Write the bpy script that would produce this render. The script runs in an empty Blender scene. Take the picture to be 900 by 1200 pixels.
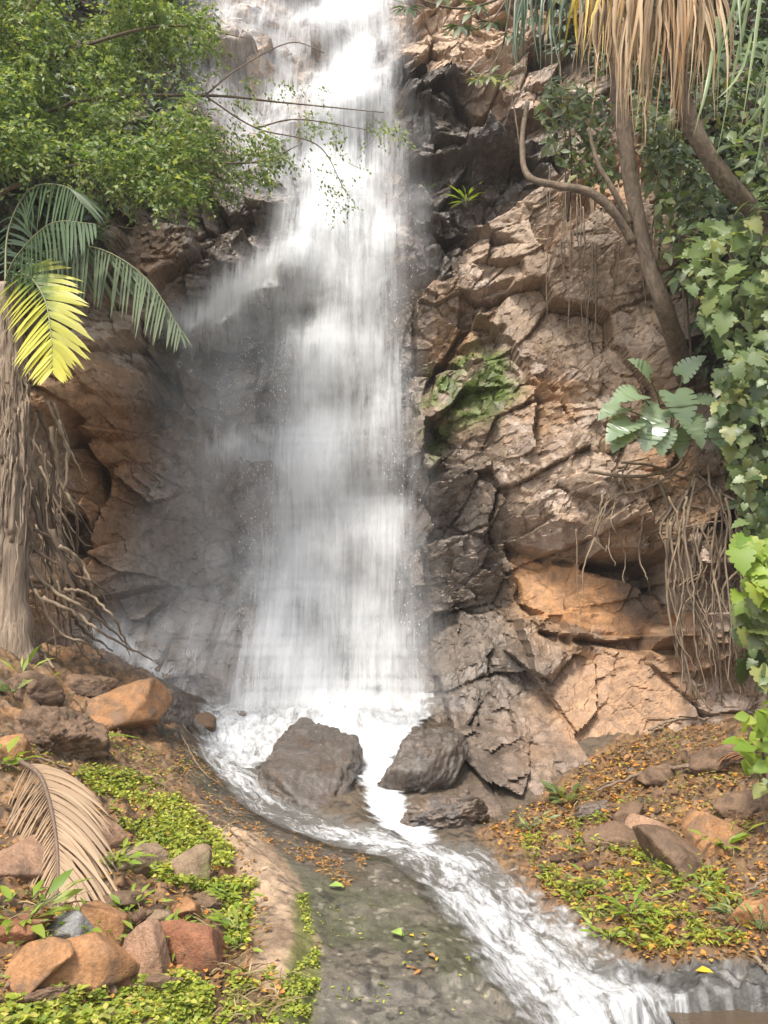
import bpy, math, random
import numpy as np
from mathutils import Vector, Matrix
from mathutils.bvhtree import BVHTree

rng = np.random.default_rng(7)
random.seed(7)
scene = bpy.context.scene
COL = scene.collection

# ------------------------------------------------------------------ camera
F = 1000.0
PITCH = math.radians(9.0)
CAM = np.array([0.0, 0.0, 1.6])
cp, sp = math.cos(PITCH), math.sin(PITCH)

def ray(px, py):
    u, v = (px - 450) / F, (600 - py) / F
    return np.array([u, cp - v * sp, sp + v * cp])

def P(px, py, Y):
    d = ray(px, py)
    return CAM + d * (Y / d[1])

# ------------------------------------------------------------------ noise
def _hash(ix, iy, iz, seed):
    h = (ix.astype(np.int64) * 374761393 + iy.astype(np.int64) * 668265263 + iz.astype(np.int64) * 2147483647 + seed * 974634777) & 0xFFFFFFFF
    h = ((h ^ (h >> 13)) * 1274126177) & 0xFFFFFFFF
    h = ((h ^ (h >> 16)) * 2246822519) & 0xFFFFFFFF
    h = h ^ (h >> 15)
    return (h & 0xFFFFFF) / float(0x1000000)

def vnoise(x, y, z, seed=0):
    x, y, z = np.broadcast_arrays(np.asarray(x, float), np.asarray(y, float), np.asarray(z, float))
    ix, iy, iz = np.floor(x).astype(np.int64), np.floor(y).astype(np.int64), np.floor(z).astype(np.int64)
    fx, fy, fz = x - ix, y - iy, z - iz
    fx, fy, fz = [f * f * f * (f * (f * 6 - 15) + 10) for f in (fx, fy, fz)]
    r = 0
    for a in (0, 1):
        for b in (0, 1):
            for c in (0, 1):
                w = (fx if a else 1 - fx) * (fy if b else 1 - fy) * (fz if c else 1 - fz)
                r = r + w * _hash(ix + a, iy + b, iz + c, seed)
    return r * 2 - 1

def fbm(x, y, z=0.0, oct=4, seed=0, gain=0.5):
    a, s, t = 1.0, 0.0, 0.0
    x = np.asarray(x, float); y = np.asarray(y, float); z = np.asarray(z, float)
    for i in range(oct):
        s = s + a * vnoise(x * 2 ** i + 17.3 * i, y * 2 ** i - 9.1 * i, z * 2 ** i + 3.7 * i, seed + i)
        t += a; a *= gain
    return s / t

def voronoi(x, y, seed):
    ix, iy = np.floor(x).astype(np.int64), np.floor(y).astype(np.int64)
    d1 = np.full(x.shape, 1e9); d2 = np.full(x.shape, 1e9)
    bx = np.zeros(x.shape); by = np.zeros(x.shape); ci = np.zeros(x.shape, np.int64); cj = np.zeros(x.shape, np.int64)
    for a in (-1, 0, 1):
        for b in (-1, 0, 1):
            cx = ix + a + _hash(ix + a, iy + b, ix * 0, seed)
            cy = iy + b + _hash(ix + a, iy + b, ix * 0, seed + 101)
            dx, dy = x - cx, y - cy
            d = np.hypot(dx, dy)
            near = d < d1
            d2 = np.where(near, d1, np.minimum(d2, d))
            bx = np.where(near, dx, bx); by = np.where(near, dy, by)
            ci = np.where(near, ix + a, ci); cj = np.where(near, iy + b, cj)
            d1 = np.where(near, d, d1)
    r = [_hash(ci, cj, ci * 0, seed + 200 + k) for k in range(4)]
    return d2 - d1, bx, by, r

def cells3(p, seed):
    """broken facets in space: every cell gets its own offset and tilt"""
    ip = np.floor(p).astype(np.int64); d1 = np.full(len(p), 1e9); bd = np.zeros_like(p); bc = np.zeros_like(ip); d2 = d1.copy()
    for a in (-1, 0, 1):
        for b in (-1, 0, 1):
            for c in (-1, 0, 1):
                q = ip + [a, b, c]
                j = np.stack([_hash(q[:, 0], q[:, 1], q[:, 2], seed + k) for k in range(3)], -1)
                dd = p - q - j; d = np.linalg.norm(dd, axis=1); m = d < d1
                d2 = np.where(m, d1, np.minimum(d2, d)); d1 = np.where(m, d, d1); bd[m] = dd[m]; bc[m] = q[m]
    r = np.stack([_hash(bc[:, 0], bc[:, 1], bc[:, 2], seed + 50 + k) - .5 for k in range(4)], -1)
    return r[:, 3], (r[:, :3] * 2 * bd).sum(1), d2 - d1

def facets(x, z, scale, seed, off, tilt):
    e, dx, dz, r = voronoi(x / scale, z / scale, seed)
    h = off * (r[0] - .5) + tilt * scale * (2 * (r[1] - .5) * dx + 2 * (r[2] - .5) * dz)
    return h, e, r[3]

def sstep(a, b, x):
    t = np.clip((x - a) / (b - a), 0, 1)
    return t * t * (3 - 2 * t)

def sdist(poly, X, Z):
    """signed distance to a polygon, negative inside"""
    poly = np.asarray(poly, float)
    n = len(poly); d = np.full(X.shape, 1e9); s = np.zeros(X.shape, bool)
    for i in range(n):
        a, b = poly[i], poly[(i + 1) % n]
        ex, ez = b - a
        wx, wz = X - a[0], Z - a[1]
        t = np.clip((wx * ex + wz * ez) / (ex * ex + ez * ez + 1e-12), 0, 1)
        d = np.minimum(d, np.hypot(wx - t * ex, wz - t * ez))
        c = ((a[1] > Z) != (b[1] > Z)) & (X < (b[0] - a[0]) * (Z - a[1]) / (b[1] - a[1] + 1e-12) + a[0])
        s ^= c
    return np.where(s, -d, d)

def ldist(line, X, Z):
    """distance to a polyline and the position along it (0..1)"""
    line = np.asarray(line, float)
    d = np.full(X.shape, 1e9); tt = np.zeros(X.shape); sg = np.zeros(X.shape)
    L = np.hypot(*(line[1:] - line[:-1]).T); c = np.concatenate([[0], np.cumsum(L)])
    for i in range(len(line) - 1):
        a, b = line[i], line[i + 1]
        ex, ez = b - a; wx, wz = X - a[0], Z - a[1]
        t = np.clip((wx * ex + wz * ez) / (ex * ex + ez * ez + 1e-12), 0, 1)
        dd = np.hypot(wx - t * ex, wz - t * ez)
        m = dd < d
        d = np.where(m, dd, d); tt = np.where(m, (c[i] + t * L[i]), tt); sg = np.where(m, np.sign(ex * wz - ez * wx), sg)
    return d, tt, sg

class RBF:
    def __init__(s, pts, vals, smooth=1e-3):
        p = np.asarray(pts, float); s.p = p; n = len(p)
        K = np.hypot(p[:, None, 0] - p[None, :, 0], p[:, None, 1] - p[None, :, 1]) + np.eye(n) * -smooth
        A = np.zeros((n + 3, n + 3)); A[:n, :n] = K; A[:n, n] = 1; A[:n, n + 1:] = p; A[n:, :n] = A[:n, n:].T
        s.w = np.linalg.solve(A, np.concatenate([vals, [0, 0, 0]]))
    def __call__(s, x, y):
        x = np.asarray(x, float); y = np.asarray(y, float)
        r = s.w[-3] + s.w[-2] * x + s.w[-1] * y
        for i in range(len(s.p)):
            r = r + s.w[i] * np.hypot(x - s.p[i, 0], y - s.p[i, 1])
        return r

# ------------------------------------------------------------------ mesh building
ORG = {}
def mesh_from(name, V, faces, mat, smooth=True, attrs=None):
    """faces: list of (k x n) index arrays"""
    me = bpy.data.meshes.new(name)
    V = np.asarray(V, np.float32)
    faces = [np.asarray(f, np.int32) for f in faces if len(f)]
    idx = np.concatenate([f.ravel() for f in faces]); cnt = np.concatenate([np.full(len(f), f.shape[1], np.int32) for f in faces])
    st = np.concatenate([[0], np.cumsum(cnt)[:-1]]).astype(np.int32)
    me.vertices.add(len(V)); me.vertices.foreach_set('co', V.ravel())
    me.loops.add(len(idx)); me.loops.foreach_set('vertex_index', idx)
    me.polygons.add(len(cnt)); me.polygons.foreach_set('loop_start', st); me.polygons.foreach_set('loop_total', cnt)
    me.polygons.foreach_set('use_smooth', np.full(len(cnt), smooth, bool))
    for k, a in (attrs or {}).items():
        a = np.asarray(a, np.float32)
        if a.ndim == 1:
            at = me.attributes.new(k, 'FLOAT', 'POINT'); at.data.foreach_set('value', a)
        else:
            at = me.attributes.new(k, 'FLOAT_COLOR', 'POINT')
            if a.shape[1] == 3: a = np.concatenate([a, np.ones((len(a), 1), np.float32)], 1)
            at.data.foreach_set('color', a.ravel())
    me.update(calc_edges=True); me.validate()
    me.materials.append(mat)
    return me

def link(name, me, parent=None, org=None):
    o = bpy.data.objects.new(name, me); COL.objects.link(o)
    if parent is not None: o.parent = parent
    return o

def tag(o, label=None, cat=None, group=None, kind=None):
    if label: o['label'] = label
    if cat: o['category'] = cat
    if group: o['group'] = group
    if kind: o['kind'] = kind
    return o

def thing(name, loc, label, cat, group=None):
    o = bpy.data.objects.new(name, None); o.empty_display_size = .1; COL.objects.link(o)
    loc = np.asarray(loc, float); o.location = loc; ORG[o.name] = loc
    return tag(o, label, cat, group)

class MB:
    """collects shapes (world coordinates) and links them as ONE mesh object"""
    def __init__(s): s.V = []; s.F = {3: [], 4: []}; s.n = 0; s.A = []
    def add(s, V, F, a=0.0):
        V = np.asarray(V, float)
        for f in (F if isinstance(F, list) else [F]):
            f = np.asarray(f, np.int64)
            if len(f): s.F[f.shape[1]].append(f + s.n)
        s.V.append(V); s.n += len(V); s.A.append(np.broadcast_to(np.asarray(a, float), (len(V),)))
    def build(s, name, mat, parent=None, smooth=True, base=None):
        V = np.concatenate(s.V)
        if parent is not None: o0 = ORG[parent.name]
        else:
            o0 = np.array([V[:, 0].mean(), V[:, 1].mean(), V[:, 2].min()]) if base is None else np.asarray(base, float)
        me = mesh_from(name, V - o0, [np.concatenate(f) for f in s.F.values() if f], mat, smooth, {'t': np.concatenate(s.A)})
        o = link(name, me, parent)
        if parent is None: o.location = o0
        ORG[o.name] = o0
        return o

def norm(v): 
    v = np.asarray(v, float); return v / (np.linalg.norm(v, axis=-1, keepdims=True) + 1e-12)

def spline(pts, n):
    """Catmull-Rom through the points, n samples"""
    p = np.asarray(pts, float)
    if len(p) == 2: return p[0] + (p[1] - p[0]) * np.linspace(0, 1, n)[:, None]
    p = np.concatenate([[2 * p[0] - p[1]], p, [2 * p[-1] - p[-2]]])
    u = np.linspace(0, len(p) - 3 - 1e-6, n); i = u.astype(int); t = (u - i)[:, None]
    a, b, c, d = p[i], p[i + 1], p[i + 2], p[i + 3]
    return .5 * (2 * b + (c - a) * t + (2 * a - 5 * b + 4 * c - d) * t ** 2 + (3 * b - a - 3 * c + d) * t ** 3)

def tube(path, rad, k=7, rough=0.0, seed=0, cap=True):
    path = np.asarray(path, float); n = len(path); rad = np.broadcast_to(np.asarray(rad, float), (n,))
    T = norm(np.gradient(path, axis=0))
    up = np.array([0.3, 0.9, 0.2]) if abs(T[0] @ np.array([.3, .9, .2])) < .9 else np.array([1., 0, 0])
    N = norm(np.cross(T, up)); B = np.cross(T, N)
    a = np.linspace(0, 2 * np.pi, k, endpoint=False)
    r = rad[:, None] * np.ones(k)
    if rough:
        r = r * (1 + rough * fbm(np.cos(a)[None, :] * 1.7 + 5, np.sin(a)[None, :] * 1.7, np.arange(n)[:, None] * .35, 3, seed))
    V = path[:, None] + r[..., None] * (np.cos(a)[None, :, None] * N[:, None] + np.sin(a)[None, :, None] * B[:, None])
    i = np.arange(n - 1)[:, None] * k; j = np.arange(k)[None, :]; j2 = (j + 1) % k
    Fq = np.stack([i + j, i + j2, i + k + j2, i + k + j], -1).reshape(-1, 4)
    V = V.reshape(-1, 3)
    if cap:
        V = np.concatenate([V, path[:1], path[-1:]]); m = n * k; jj = np.arange(k)
        Ft = np.concatenate([np.stack([np.full(k, m), (jj + 1) % k, jj], -1), np.stack([np.full(k, m + 1), (n - 1) * k + jj, (n - 1) * k + (jj + 1) % k], -1)])
        return V, [Fq, Ft]
    return V, [Fq]

def frames(d, nrm):
    """rotation matrices whose columns are (length, width, normal)"""
    x = norm(d); z = norm(nrm - (nrm * x).sum(-1, keepdims=True) * x); y = np.cross(z, x)
    return np.stack([x, y, z], -1)

def scatter(mb, T, TF, pos, R, size):
    """copies of a leaf template as loose faces of one mesh"""
    T = np.asarray(T, float); n, k = len(pos), len(T)
    size = np.asarray(size, float)
    S = size[:, None, None] if size.ndim == 1 else size[:, None, :]
    V = np.einsum('nij,nkj->nki', R, T[None] * S) + pos[:, None]
    fs = []
    for f in TF:
        f = np.asarray(f)
        fs.append((f[None] + (np.arange(n) * k)[:, None, None]).reshape(-1, f.shape[1]))
    mb.add(V.reshape(-1, 3), fs)

# leaf templates: x length, y width, z normal
def leaf_t(w=.24, fold=.06, droop=.15):
    V = [(0, 0, 0), (.4, w, fold - droop * .1), (.45, 0, -droop * .1), (.4, -w, fold - droop * .1), (.75, w * .62, fold * .6 - droop * .5), (.78, 0, -droop * .55), (.75, -w * .62, fold * .6 - droop * .5), (1, 0, -droop)]
    return V, [[(0, 2, 1), (0, 3, 2), (4, 5, 7), (5, 6, 7)], [(1, 2, 5, 4), (2, 3, 6, 5)]]
def small_leaf_t(w=.22, fold=.05, droop=.12):
    V = [(0, 0, 0), (.5, w, fold), (.5, 0, 0), (.5, -w, fold), (1, 0, -droop)]
    return V, [[(0, 2, 1), (0, 3, 2), (1, 2, 4), (2, 3, 4)]]
def outline_t(pts, droop=.2, cup=.1):
    """half outline (x,y) mirrored; fan of faces from the midrib"""
    up = [(x, y) for x, y in pts]
    V = []; n = len(up)
    for x, y in up: V.append((x, y, cup * abs(y) - droop * x * x))
    for x, y in up: V.append((x, -y, cup * abs(y) - droop * x * x))
    for x, y in up:
        xm = min(max(x, 0), 1); V.append((xm, 0, -droop * xm * xm))
    q = []
    for i in range(n - 1):
        q.append((2 * n + i, 2 * n + i + 1, i + 1, i)); q.append((2 * n + i, n + i, n + i + 1, 2 * n + i + 1))
    return V, [q]
LOBED = outline_t([(0, 0.03), (-.17, .18), (-.12, .36), (.05, .34), (.12, .50), (.28, .50), (.32, .34), (.44, .43), (.56, .38), (.57, .25), (.70, .28), (.78, .19), (.84, .1), (1.0, 0.0)], .28, .16)
HEART = outline_t([(0, 0.02), (-.14, .16), (-.08, .32), (.12, .42), (.35, .38), (.6, .27), (.82, .12), (1.0, 0.0)], .25, .15)
MONST = outline_t([(0, .03), (-.16, .2), (-.14, .42), (.0, .54), (.10, .54), (.12, .34), (.16, .55), (.27, .55), (.28, .3), (.32, .53), (.43, .50), (.43, .27), (.48, .46), (.58, .41), (.58, .22), (.63, .36), (.73, .29), (.74, .15), (.8, .22), (.9, .12), (1, 0)], .3, .18)

# ------------------------------------------------------------------ materials
def mat(name):
    m = bpy.data.materials.new(name); m.use_nodes = True
    nt = m.node_tree; nt.nodes.clear()
    out = nt.nodes.new('ShaderNodeOutputMaterial')
    return m, nt, out
def N(nt, typ, **kw):
    n = nt.nodes.new(typ)
    for k, v in kw.items():
        if k in n.inputs: n.inputs[k].default_value = v
        else: setattr(n, k, v)
    return n
def math_n(nt, op, a, b=None, clamp=False):
    n = nt.nodes.new('ShaderNodeMath'); n.operation = op; n.use_clamp = clamp
    for i, x in enumerate((a, b)):
        if x is None: continue
        if isinstance(x, (int, float)): n.inputs[i].default_value = x
        else: nt.links.new(x, n.inputs[i])
    return n.outputs[0]
def ramp(nt, fac, stops):
    r = nt.nodes.new('ShaderNodeValToRGB'); e = r.color_ramp.elements
    while len(e) > 1: e.remove(e[-1])
    for i, (p, c) in enumerate(stops):
        q = e[0] if i == 0 else e.new(p)
        q.position = p; q.color = (*c, 1)
    if fac is not None: nt.links.new(fac, r.inputs[0])
    return r.outputs[0]
def mixc(nt, fac, a, b, mode='MIX'):
    n = nt.nodes.new('ShaderNodeMix'); n.data_type = 'RGBA'; n.blend_type = mode
    for i, x in ((0, fac), (6, a), (7, b)):
        if isinstance(x, (int, float)): n.inputs[i].default_value = x
        elif isinstance(x, tuple): n.inputs[i].default_value = (*x, 1)
        else: nt.links.new(x, n.inputs[i])
    return n.outputs[2]
def noise_n(nt, scale, detail=5, rough=.6, vec=None, dist=0.0):
    n = N(nt, 'ShaderNodeTexNoise'); n.inputs['Scale'].default_value = scale; n.inputs['Detail'].default_value = detail
    n.inputs['Roughness'].default_value = rough; n.inputs['Distortion'].default_value = dist
    if vec is not None: nt.links.new(vec, n.inputs['Vector'])
    return n.outputs[0]

def rock_attr_mat(name, bump=.02, fine=26.0, ck=1.6):
    """rock/soil whose colour and wetness are stored with the mesh"""
    m, nt, out = mat(name)
    b = N(nt, 'ShaderNodeBsdfPrincipled'); nt.links.new(b.outputs[0], out.inputs[0])
    c = N(nt, 'ShaderNodeAttribute', attribute_name='col'); w = N(nt, 'ShaderNodeAttribute', attribute_name='wet')
    co = N(nt, 'ShaderNodeTexCoord').outputs['Object']
    n1 = noise_n(nt, 9.0, 8, .65, co, .4); n2 = noise_n(nt, fine * 2, 6, .7, co)
    g = ramp(nt, n1, [(.28, (.5, .47, .44)), (.5, (1, 1, 1)), (.72, (1.5, 1.45, 1.4))])
    col = mixc(nt, 1.0, c.outputs['Color'], g, 'MULTIPLY')
    g2 = ramp(nt, n2, [(.3, (.7, .7, .7)), (.7, (1.3, 1.3, 1.3))])
    col = mixc(nt, .8, col, g2, 'MULTIPLY')
    nt.links.new(col, b.inputs['Base Color'])
    r = math_n(nt, 'MULTIPLY_ADD', w.outputs['Fac'], -.56)
    r.node.inputs[2].default_value = .82
    r2 = math_n(nt, 'MULTIPLY', n1, .5); r3 = math_n(nt, 'ADD', r, math_n(nt, 'SUBTRACT', r2, .27), True)
    nt.links.new(r3, b.inputs['Roughness'])
    v = N(nt, 'ShaderNodeTexVoronoi'); v.feature = 'DISTANCE_TO_EDGE'; v.inputs['Scale'].default_value = 7
    vm = N(nt, 'ShaderNodeVectorMath'); vm.operation = 'MULTIPLY_ADD'
    nn = N(nt, 'ShaderNodeTexNoise'); nn.inputs['Scale'].default_value = 4; nt.links.new(co, nn.inputs['Vector'])
    nt.links.new(nn.outputs['Color'], vm.inputs[0]); vm.inputs[1].default_value = (.45, .45, .45); nt.links.new(co, vm.inputs[2])
    nt.links.new(vm.outputs[0], v.inputs['Vector'])
    crack = math_n(nt, 'MINIMUM', math_n(nt, 'MULTIPLY', v.outputs[0], 8.0), .35)
    h = math_n(nt, 'ADD', math_n(nt, 'MULTIPLY', n2, .4), math_n(nt, 'ADD', math_n(nt, 'MULTIPLY', crack, ck), math_n(nt, 'MULTIPLY', noise_n(nt, fine, 8, .7, co), .8)))
    bp = N(nt, 'ShaderNodeBump'); bp.inputs['Strength'].default_value = .9; bp.inputs['Distance'].default_value = bump
    nt.links.new(h, bp.inputs['Height']); nt.links.new(bp.outputs[0], b.inputs['Normal'])
    return m

def simple_rock(name, c1, c2, rough=.62, scale=8, bump=.012, spots=None):
    m, nt, out = mat(name)
    b = N(nt, 'ShaderNodeBsdfPrincipled'); nt.links.new(b.outputs[0], out.inputs[0])
    co = N(nt, 'ShaderNodeTexCoord').outputs['Object']
    n1 = noise_n(nt, scale, 8, .65, co, .6); n2 = noise_n(nt, scale * 7, 5, .7, co)
    col = ramp(nt, n1, [(.3, c1), (.7, c2)])
    col = mixc(nt, .8, col, ramp(nt, n2, [(.3, (.65, .65, .65)), (.7, (1.35, 1.35, 1.35))]), 'MULTIPLY')
    col = mixc(nt, ramp(nt, noise_n(nt, scale * .55, 6, .7, co, .5), [(.47, (0, 0, 0)), (.66, (.85, .85, .85))]), col, (.085, .055, .034))
    if spots:
        col = mixc(nt, ramp(nt, noise_n(nt, scale * .7, 5, .6, co), [(.5, (0, 0, 0)), (.62, (1, 1, 1))]), col, spots)
    nt.links.new(col, b.inputs['Base Color'])
    nt.links.new(math_n(nt, 'ADD', math_n(nt, 'MULTIPLY', n1, .3), rough - .15, True), b.inputs['Roughness'])
    bp = N(nt, 'ShaderNodeBump'); bp.inputs['Strength'].default_value = .8; bp.inputs['Distance'].default_value = bump
    nt.links.new(math_n(nt, 'ADD', n1, math_n(nt, 'MULTIPLY', n2, .5)), bp.inputs['Height']); nt.links.new(bp.outputs[0], b.inputs['Normal'])
    return m

def leaf_mat(name, cols, rough=.5, trans=.35, spec=.5, tint=None):
    """leaves: every leaf its own tint"""
    m, nt, out = mat(name)
    b = N(nt, 'ShaderNodeBsdfPrincipled'); g = N(nt, 'ShaderNodeNewGeometry')
    k = len(cols)
    col = ramp(nt, g.outputs['Random Per Island'], [((i + .5) / k, c) for i, c in enumerate(cols)])
    co = N(nt, 'ShaderNodeTexCoord').outputs['Object']
    col = mixc(nt, .6, col, ramp(nt, noise_n(nt, 2.2, 3, .5, co), [(.3, (.7, .75, .7)), (.7, (1.3, 1.22, 1.2))]), 'MULTIPLY')
    nt.links.new(col, b.inputs['Base Color']); b.inputs['Roughness'].default_value = rough
    b.inputs['Specular IOR Level'].default_value = spec
    t = N(nt, 'ShaderNodeBsdfTranslucent')
    tc = mixc(nt, 1.0, col, tint or (1.5, 1.5, .7), 'MULTIPLY'); nt.links.new(tc, t.inputs[0])
    mx = N(nt, 'ShaderNodeMixShader'); mx.inputs[0].default_value = trans
    nt.links.new(b.outputs[0], mx.inputs[1]); nt.links.new(t.outputs[0], mx.inputs[2]); nt.links.new(mx.outputs[0], out.inputs[0])
    return m

def bark_mat(name, c1, c2, stretch=(18, 18, 2.5), bump=.01, rough=.85):
    m, nt, out = mat(name)
    b = N(nt, 'ShaderNodeBsdfPrincipled'); nt.links.new(b.outputs[0], out.inputs[0])
    co = N(nt, 'ShaderNodeTexCoord').outputs['Object']
    mp = N(nt, 'ShaderNodeMapping'); mp.inputs['Scale'].default_value = stretch; nt.links.new(co, mp.inputs[0])
    n1 = noise_n(nt, 1.0, 7, .65, mp.outputs[0], .8)
    nt.links.new(ramp(nt, n1, [(.3, c1), (.68, c2)]), b.inputs['Base Color']); b.inputs['Roughness'].default_value = rough
    bp = N(nt, 'ShaderNodeBump'); bp.inputs['Strength'].default_value = 1; bp.inputs['Distance'].default_value = bump
    nt.links.new(n1, bp.inputs['Height']); nt.links.new(bp.outputs[0], b.inputs['Normal'])
    return m
SUN_AZ_DEG = 205.0; SKY_STR = .14; SUN_STR = 2.0; SUN_ANG = 10.0; EXPO = 1.22; HAZE = .0012
# ================================================================== the cliff (terrain)
CL = [(415,-150,14.0),(415,0,13.2),(415,120,12.6),(420,200,12.1),(420,330,11.5),(425,500,11.3),(430,650,11.15),(430,800,11.05),(430,860,10.9),
      (280,50,12.9),(300,180,12.3),(250,250,11.8),(290,330,11.25),(180,300,10.6),(120,380,10.0),(60,450,9.3),(130,450,9.5),(180,430,10.2),(195,520,10.7),(165,620,10.6),(120,700,10.0),(220,700,10.95),
      (250,550,11.15),(280,400,11.45),(60,620,9.2),(0,400,8.9),(-150,500,8.3),(-100,100,9.3),(20,150,9.9),(-100,900,7.9),(-300,300,7.5),(150,100,11.6),
      (500,100,12.2),(490,180,11.9),(560,50,12.4),(520,300,11.3),(600,300,10.7),(700,300,10.3),(510,450,11.1),(600,480,10.5),(700,450,10.1),(780,450,9.8),(600,600,10.2),
      (700,610,9.8),(780,600,9.5),(860,600,9.2),(550,700,10.6),(560,780,10.4),(650,780,9.9),(750,780,9.55),(850,790,9.2),(620,870,9.3),(560,870,9.5),(505,850,10.1),(500,930,8.4),(540,955,7.9),(600,962,7.6),(650,935,8.1),(720,880,9.3),(900,300,9.4),(1000,500,8.6),
      (1000,100,9.8),(800,100,10.6),(650,0,12.0),(800,-150,11.9),(250,-150,13.8),(1000,900,8.0),(1300,400,7.0),(-600,400,5.0),(1500,900,5.5)]
cl3 = np.array([P(*c) for c in CL])
cliff_base = RBF(cl3[:, [0, 2]], cl3[:, 1], .02)

def XZ(px, py):
    """the point of the cliff's broad shape that a point of the photograph shows, as (X, Z)"""
    d = ray(px, py); t = 11.0
    for _ in range(40):
        q = CAM + d * t
        t += .6 * (float(cliff_base(q[0], q[2])) - q[1]) / d[1]
    q = CAM + d * t
    return (q[0], q[2])
def PXZ(pts): return [XZ(*p) for p in pts]

def axis(segs):
    out = []
    for a, b, s in segs: out.append(np.arange(a, b, s))
    out.append([segs[-1][1]]); return np.concatenate(out)
cx = axis([(-13, -5.6, .15), (-5.6, 5.4, .019), (5.4, 13, .15)])
cz = axis([(-1.2, .2, .1), (.2, 12.9, .019), (12.9, 17, .12)])
CX, CZ = np.meshgrid(cx, cz)
print('cliff grid', CX.shape)

# warped coordinates, bedding tilted
wx = CX + .14 * fbm(CX * 1.1, CZ * 1.1, 1, 2, 11) + .012 * fbm(CX * 9, CZ * 9, 2, 3, 12)
wz = CZ + .14 * fbm(CX * 1.1, CZ * 1.1, 5, 2, 13) + .012 * fbm(CX * 9, CZ * 9, 6, 3, 14)
ang = np.where(CX > -.3, .38, -.1)
bx = wx * np.cos(ang) + wz * np.sin(ang); bz = (-wx * np.sin(ang) + wz * np.cos(ang)) * 1.25
CY = cliff_base(CX, CZ)
CY += .22 * fbm(CX * .7, CZ * .7, 9, 3, 20)
h1, e1, r1 = facets(bx, bz, 1.15, 31, .42, .5)
h2, e2, r2 = facets(bx + .3, bz, .62, 32, .19, .62)
h3, e3, r3 = facets(bx, bz + .2, .21, 33, .032, .38)
h4, e4, r4 = facets(wx, wz, .09, 34, .007, .4)
k_soft = np.ones_like(CX)
REG = {}
def reg(name, px, soft=.06):
    d = sdist(PXZ(px), CX, CZ) + .10 * fbm(CX * 2.2, CZ * 2.2, 3, 4, 77 + len(REG))
    REG[name] = d; return 1 - sstep(-soft, soft, d)
smoothed = reg('orange_inset', [(606, 648), (650, 655), (720, 664), (786, 662), (800, 735), (730, 742), (640, 725), (615, 700)])
apron = reg('apron', [(690, 758), (800, 752), (815, 840), (720, 880), (610, 880), (630, 800)], .1)
spray_zone = reg('veil', [(190, 410), (250, 360), (480, 300), (500, 600), (520, 800), (430, 830), (240, 830), (120, 750), (160, 560)], .3)
smR = reg('smooth_right', [(600, 235), (650, 250), (820, 235), (830, 440), (740, 450), (690, 440), (600, 400), (590, 310)], .15)
facetY = h1 + h2 * (1 - .6 * smR) + (h3 + h4) * (1 - .6 * smR)
facetY += smR * .03 * fbm(CX * 6 + CZ * 2, CZ * 1.6, 3, 4, 48)
facetY *= (1 - .85 * smoothed) * (1 - .68 * apron) * (1 - .2 * spray_zone)
CY += facetY
CY += .02 * fbm(CX * 5, CZ * 5, 4, 4, 40) + .006 * fbm(CX * 18, CZ * 18, 4, 3, 44)
# crevices along the broken edges
cm = sstep(-.1, .3, fbm(CX * 1.1, CZ * 1.1, 14, 3, 49)) * (1 - .7 * smR)
CY += .08 * (1 - sstep(0, .06, e1)) * (1 - .9 * smoothed) * (1 - .8 * apron) * (.3 + .7 * cm) + .05 * (1 - sstep(0, .05, e2)) * (1 - smoothed) * (1 - .85 * apron) * (.2 + .8 * cm) + .010 * (1 - sstep(0, .1, e3)) * cm
# authored ledges and hollows
def push(px, dy, soft=.05, warp=.08, seed=0, s2=None):
    global CY
    d = sdist(PXZ(px), CX, CZ) + warp * fbm(CX * 2.5, CZ * 2.5, 8, 4, 60 + seed)
    m = 1 - sstep(-soft, soft, d) if s2 is None else 1 - sstep(-s2, soft, d)
    CY = CY + dy * m
    return m
under = push([(600, 634), (650, 648), (715, 658), (790, 655), (800, 742), (720, 748), (640, 732), (612, 700)], .34, .03, .05, 1)
push([(575, 560), (660, 540), (770, 560), (800, 645), (715, 652), (650, 640), (598, 626)], -.22, .12, .1, 2, .4)
deep = push([(705, 650), (790, 648), (792, 690), (775, 694), (740, 676), (690, 662)], .55, .04, .05, 3)
push([(628, 742), (720, 752), (795, 748), (795, 764), (720, 760), (650, 752)], .3, .03, .04, 4)
push([(600, 640), (630, 642), (650, 656), (640, 664), (612, 656)], .15, .03, .04, 5)
push([(470, 90), (535, 92), (535, 138), (470, 135)], -.35, .06, .06, 6, .15)         # dark blocks by the lip
push([(470, 175), (600, 150), (640, 170), (600, 190), (480, 200)], -.3, .06, .06, 7, .15)
push([(480, 195), (620, 190), (650, 215), (560, 262), (480, 245)], .34, .06, .1, 8)
push([(475, 245), (530, 240), (530, 255), (480, 265)], -.22, .05, .05, 9)
push([(640, 212), (655, 222), (590, 265), (545, 285), (540, 270)], .2, .03, .04, 10)
push([(540, 345), (600, 330), (580, 365), (542, 372)], .25, .04, .05, 11)
push([(520, 415), (590, 385), (575, 420), (530, 435)], .2, .05, .05, 12)
push([(330, 325), (360, 320), (360, 345), (250, 395), (215, 400), (215, 385)], -.35, .06, .06, 13, .2)   # ledge that throws the side spray
push([(200, 400), (250, 392), (340, 345), (360, 380), (300, 460), (220, 470)], .2, .1, .1, 14)
push([(35, 500), (90, 490), (100, 560), (95, 640), (60, 660), (35, 640)], .9, .08, .08, 15)    # hollow behind the roots
push([(100, 400), (185, 395), (195, 470), (110, 500), (50, 470)], -.15, .2, .1, 16, .3)
push([(60, 488), (190, 478), (190, 500), (60, 510)], .3, .05, .06, 17)
push([(170, 395), (200, 400), (205, 470), (178, 470)], .4, .06, .06, 18)
push([(165, 575), (180, 540), (210, 520), (290, 520), (300, 540), (240, 570), (200, 680), (150, 690)], -.12, .15, .1, 19)
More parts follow.
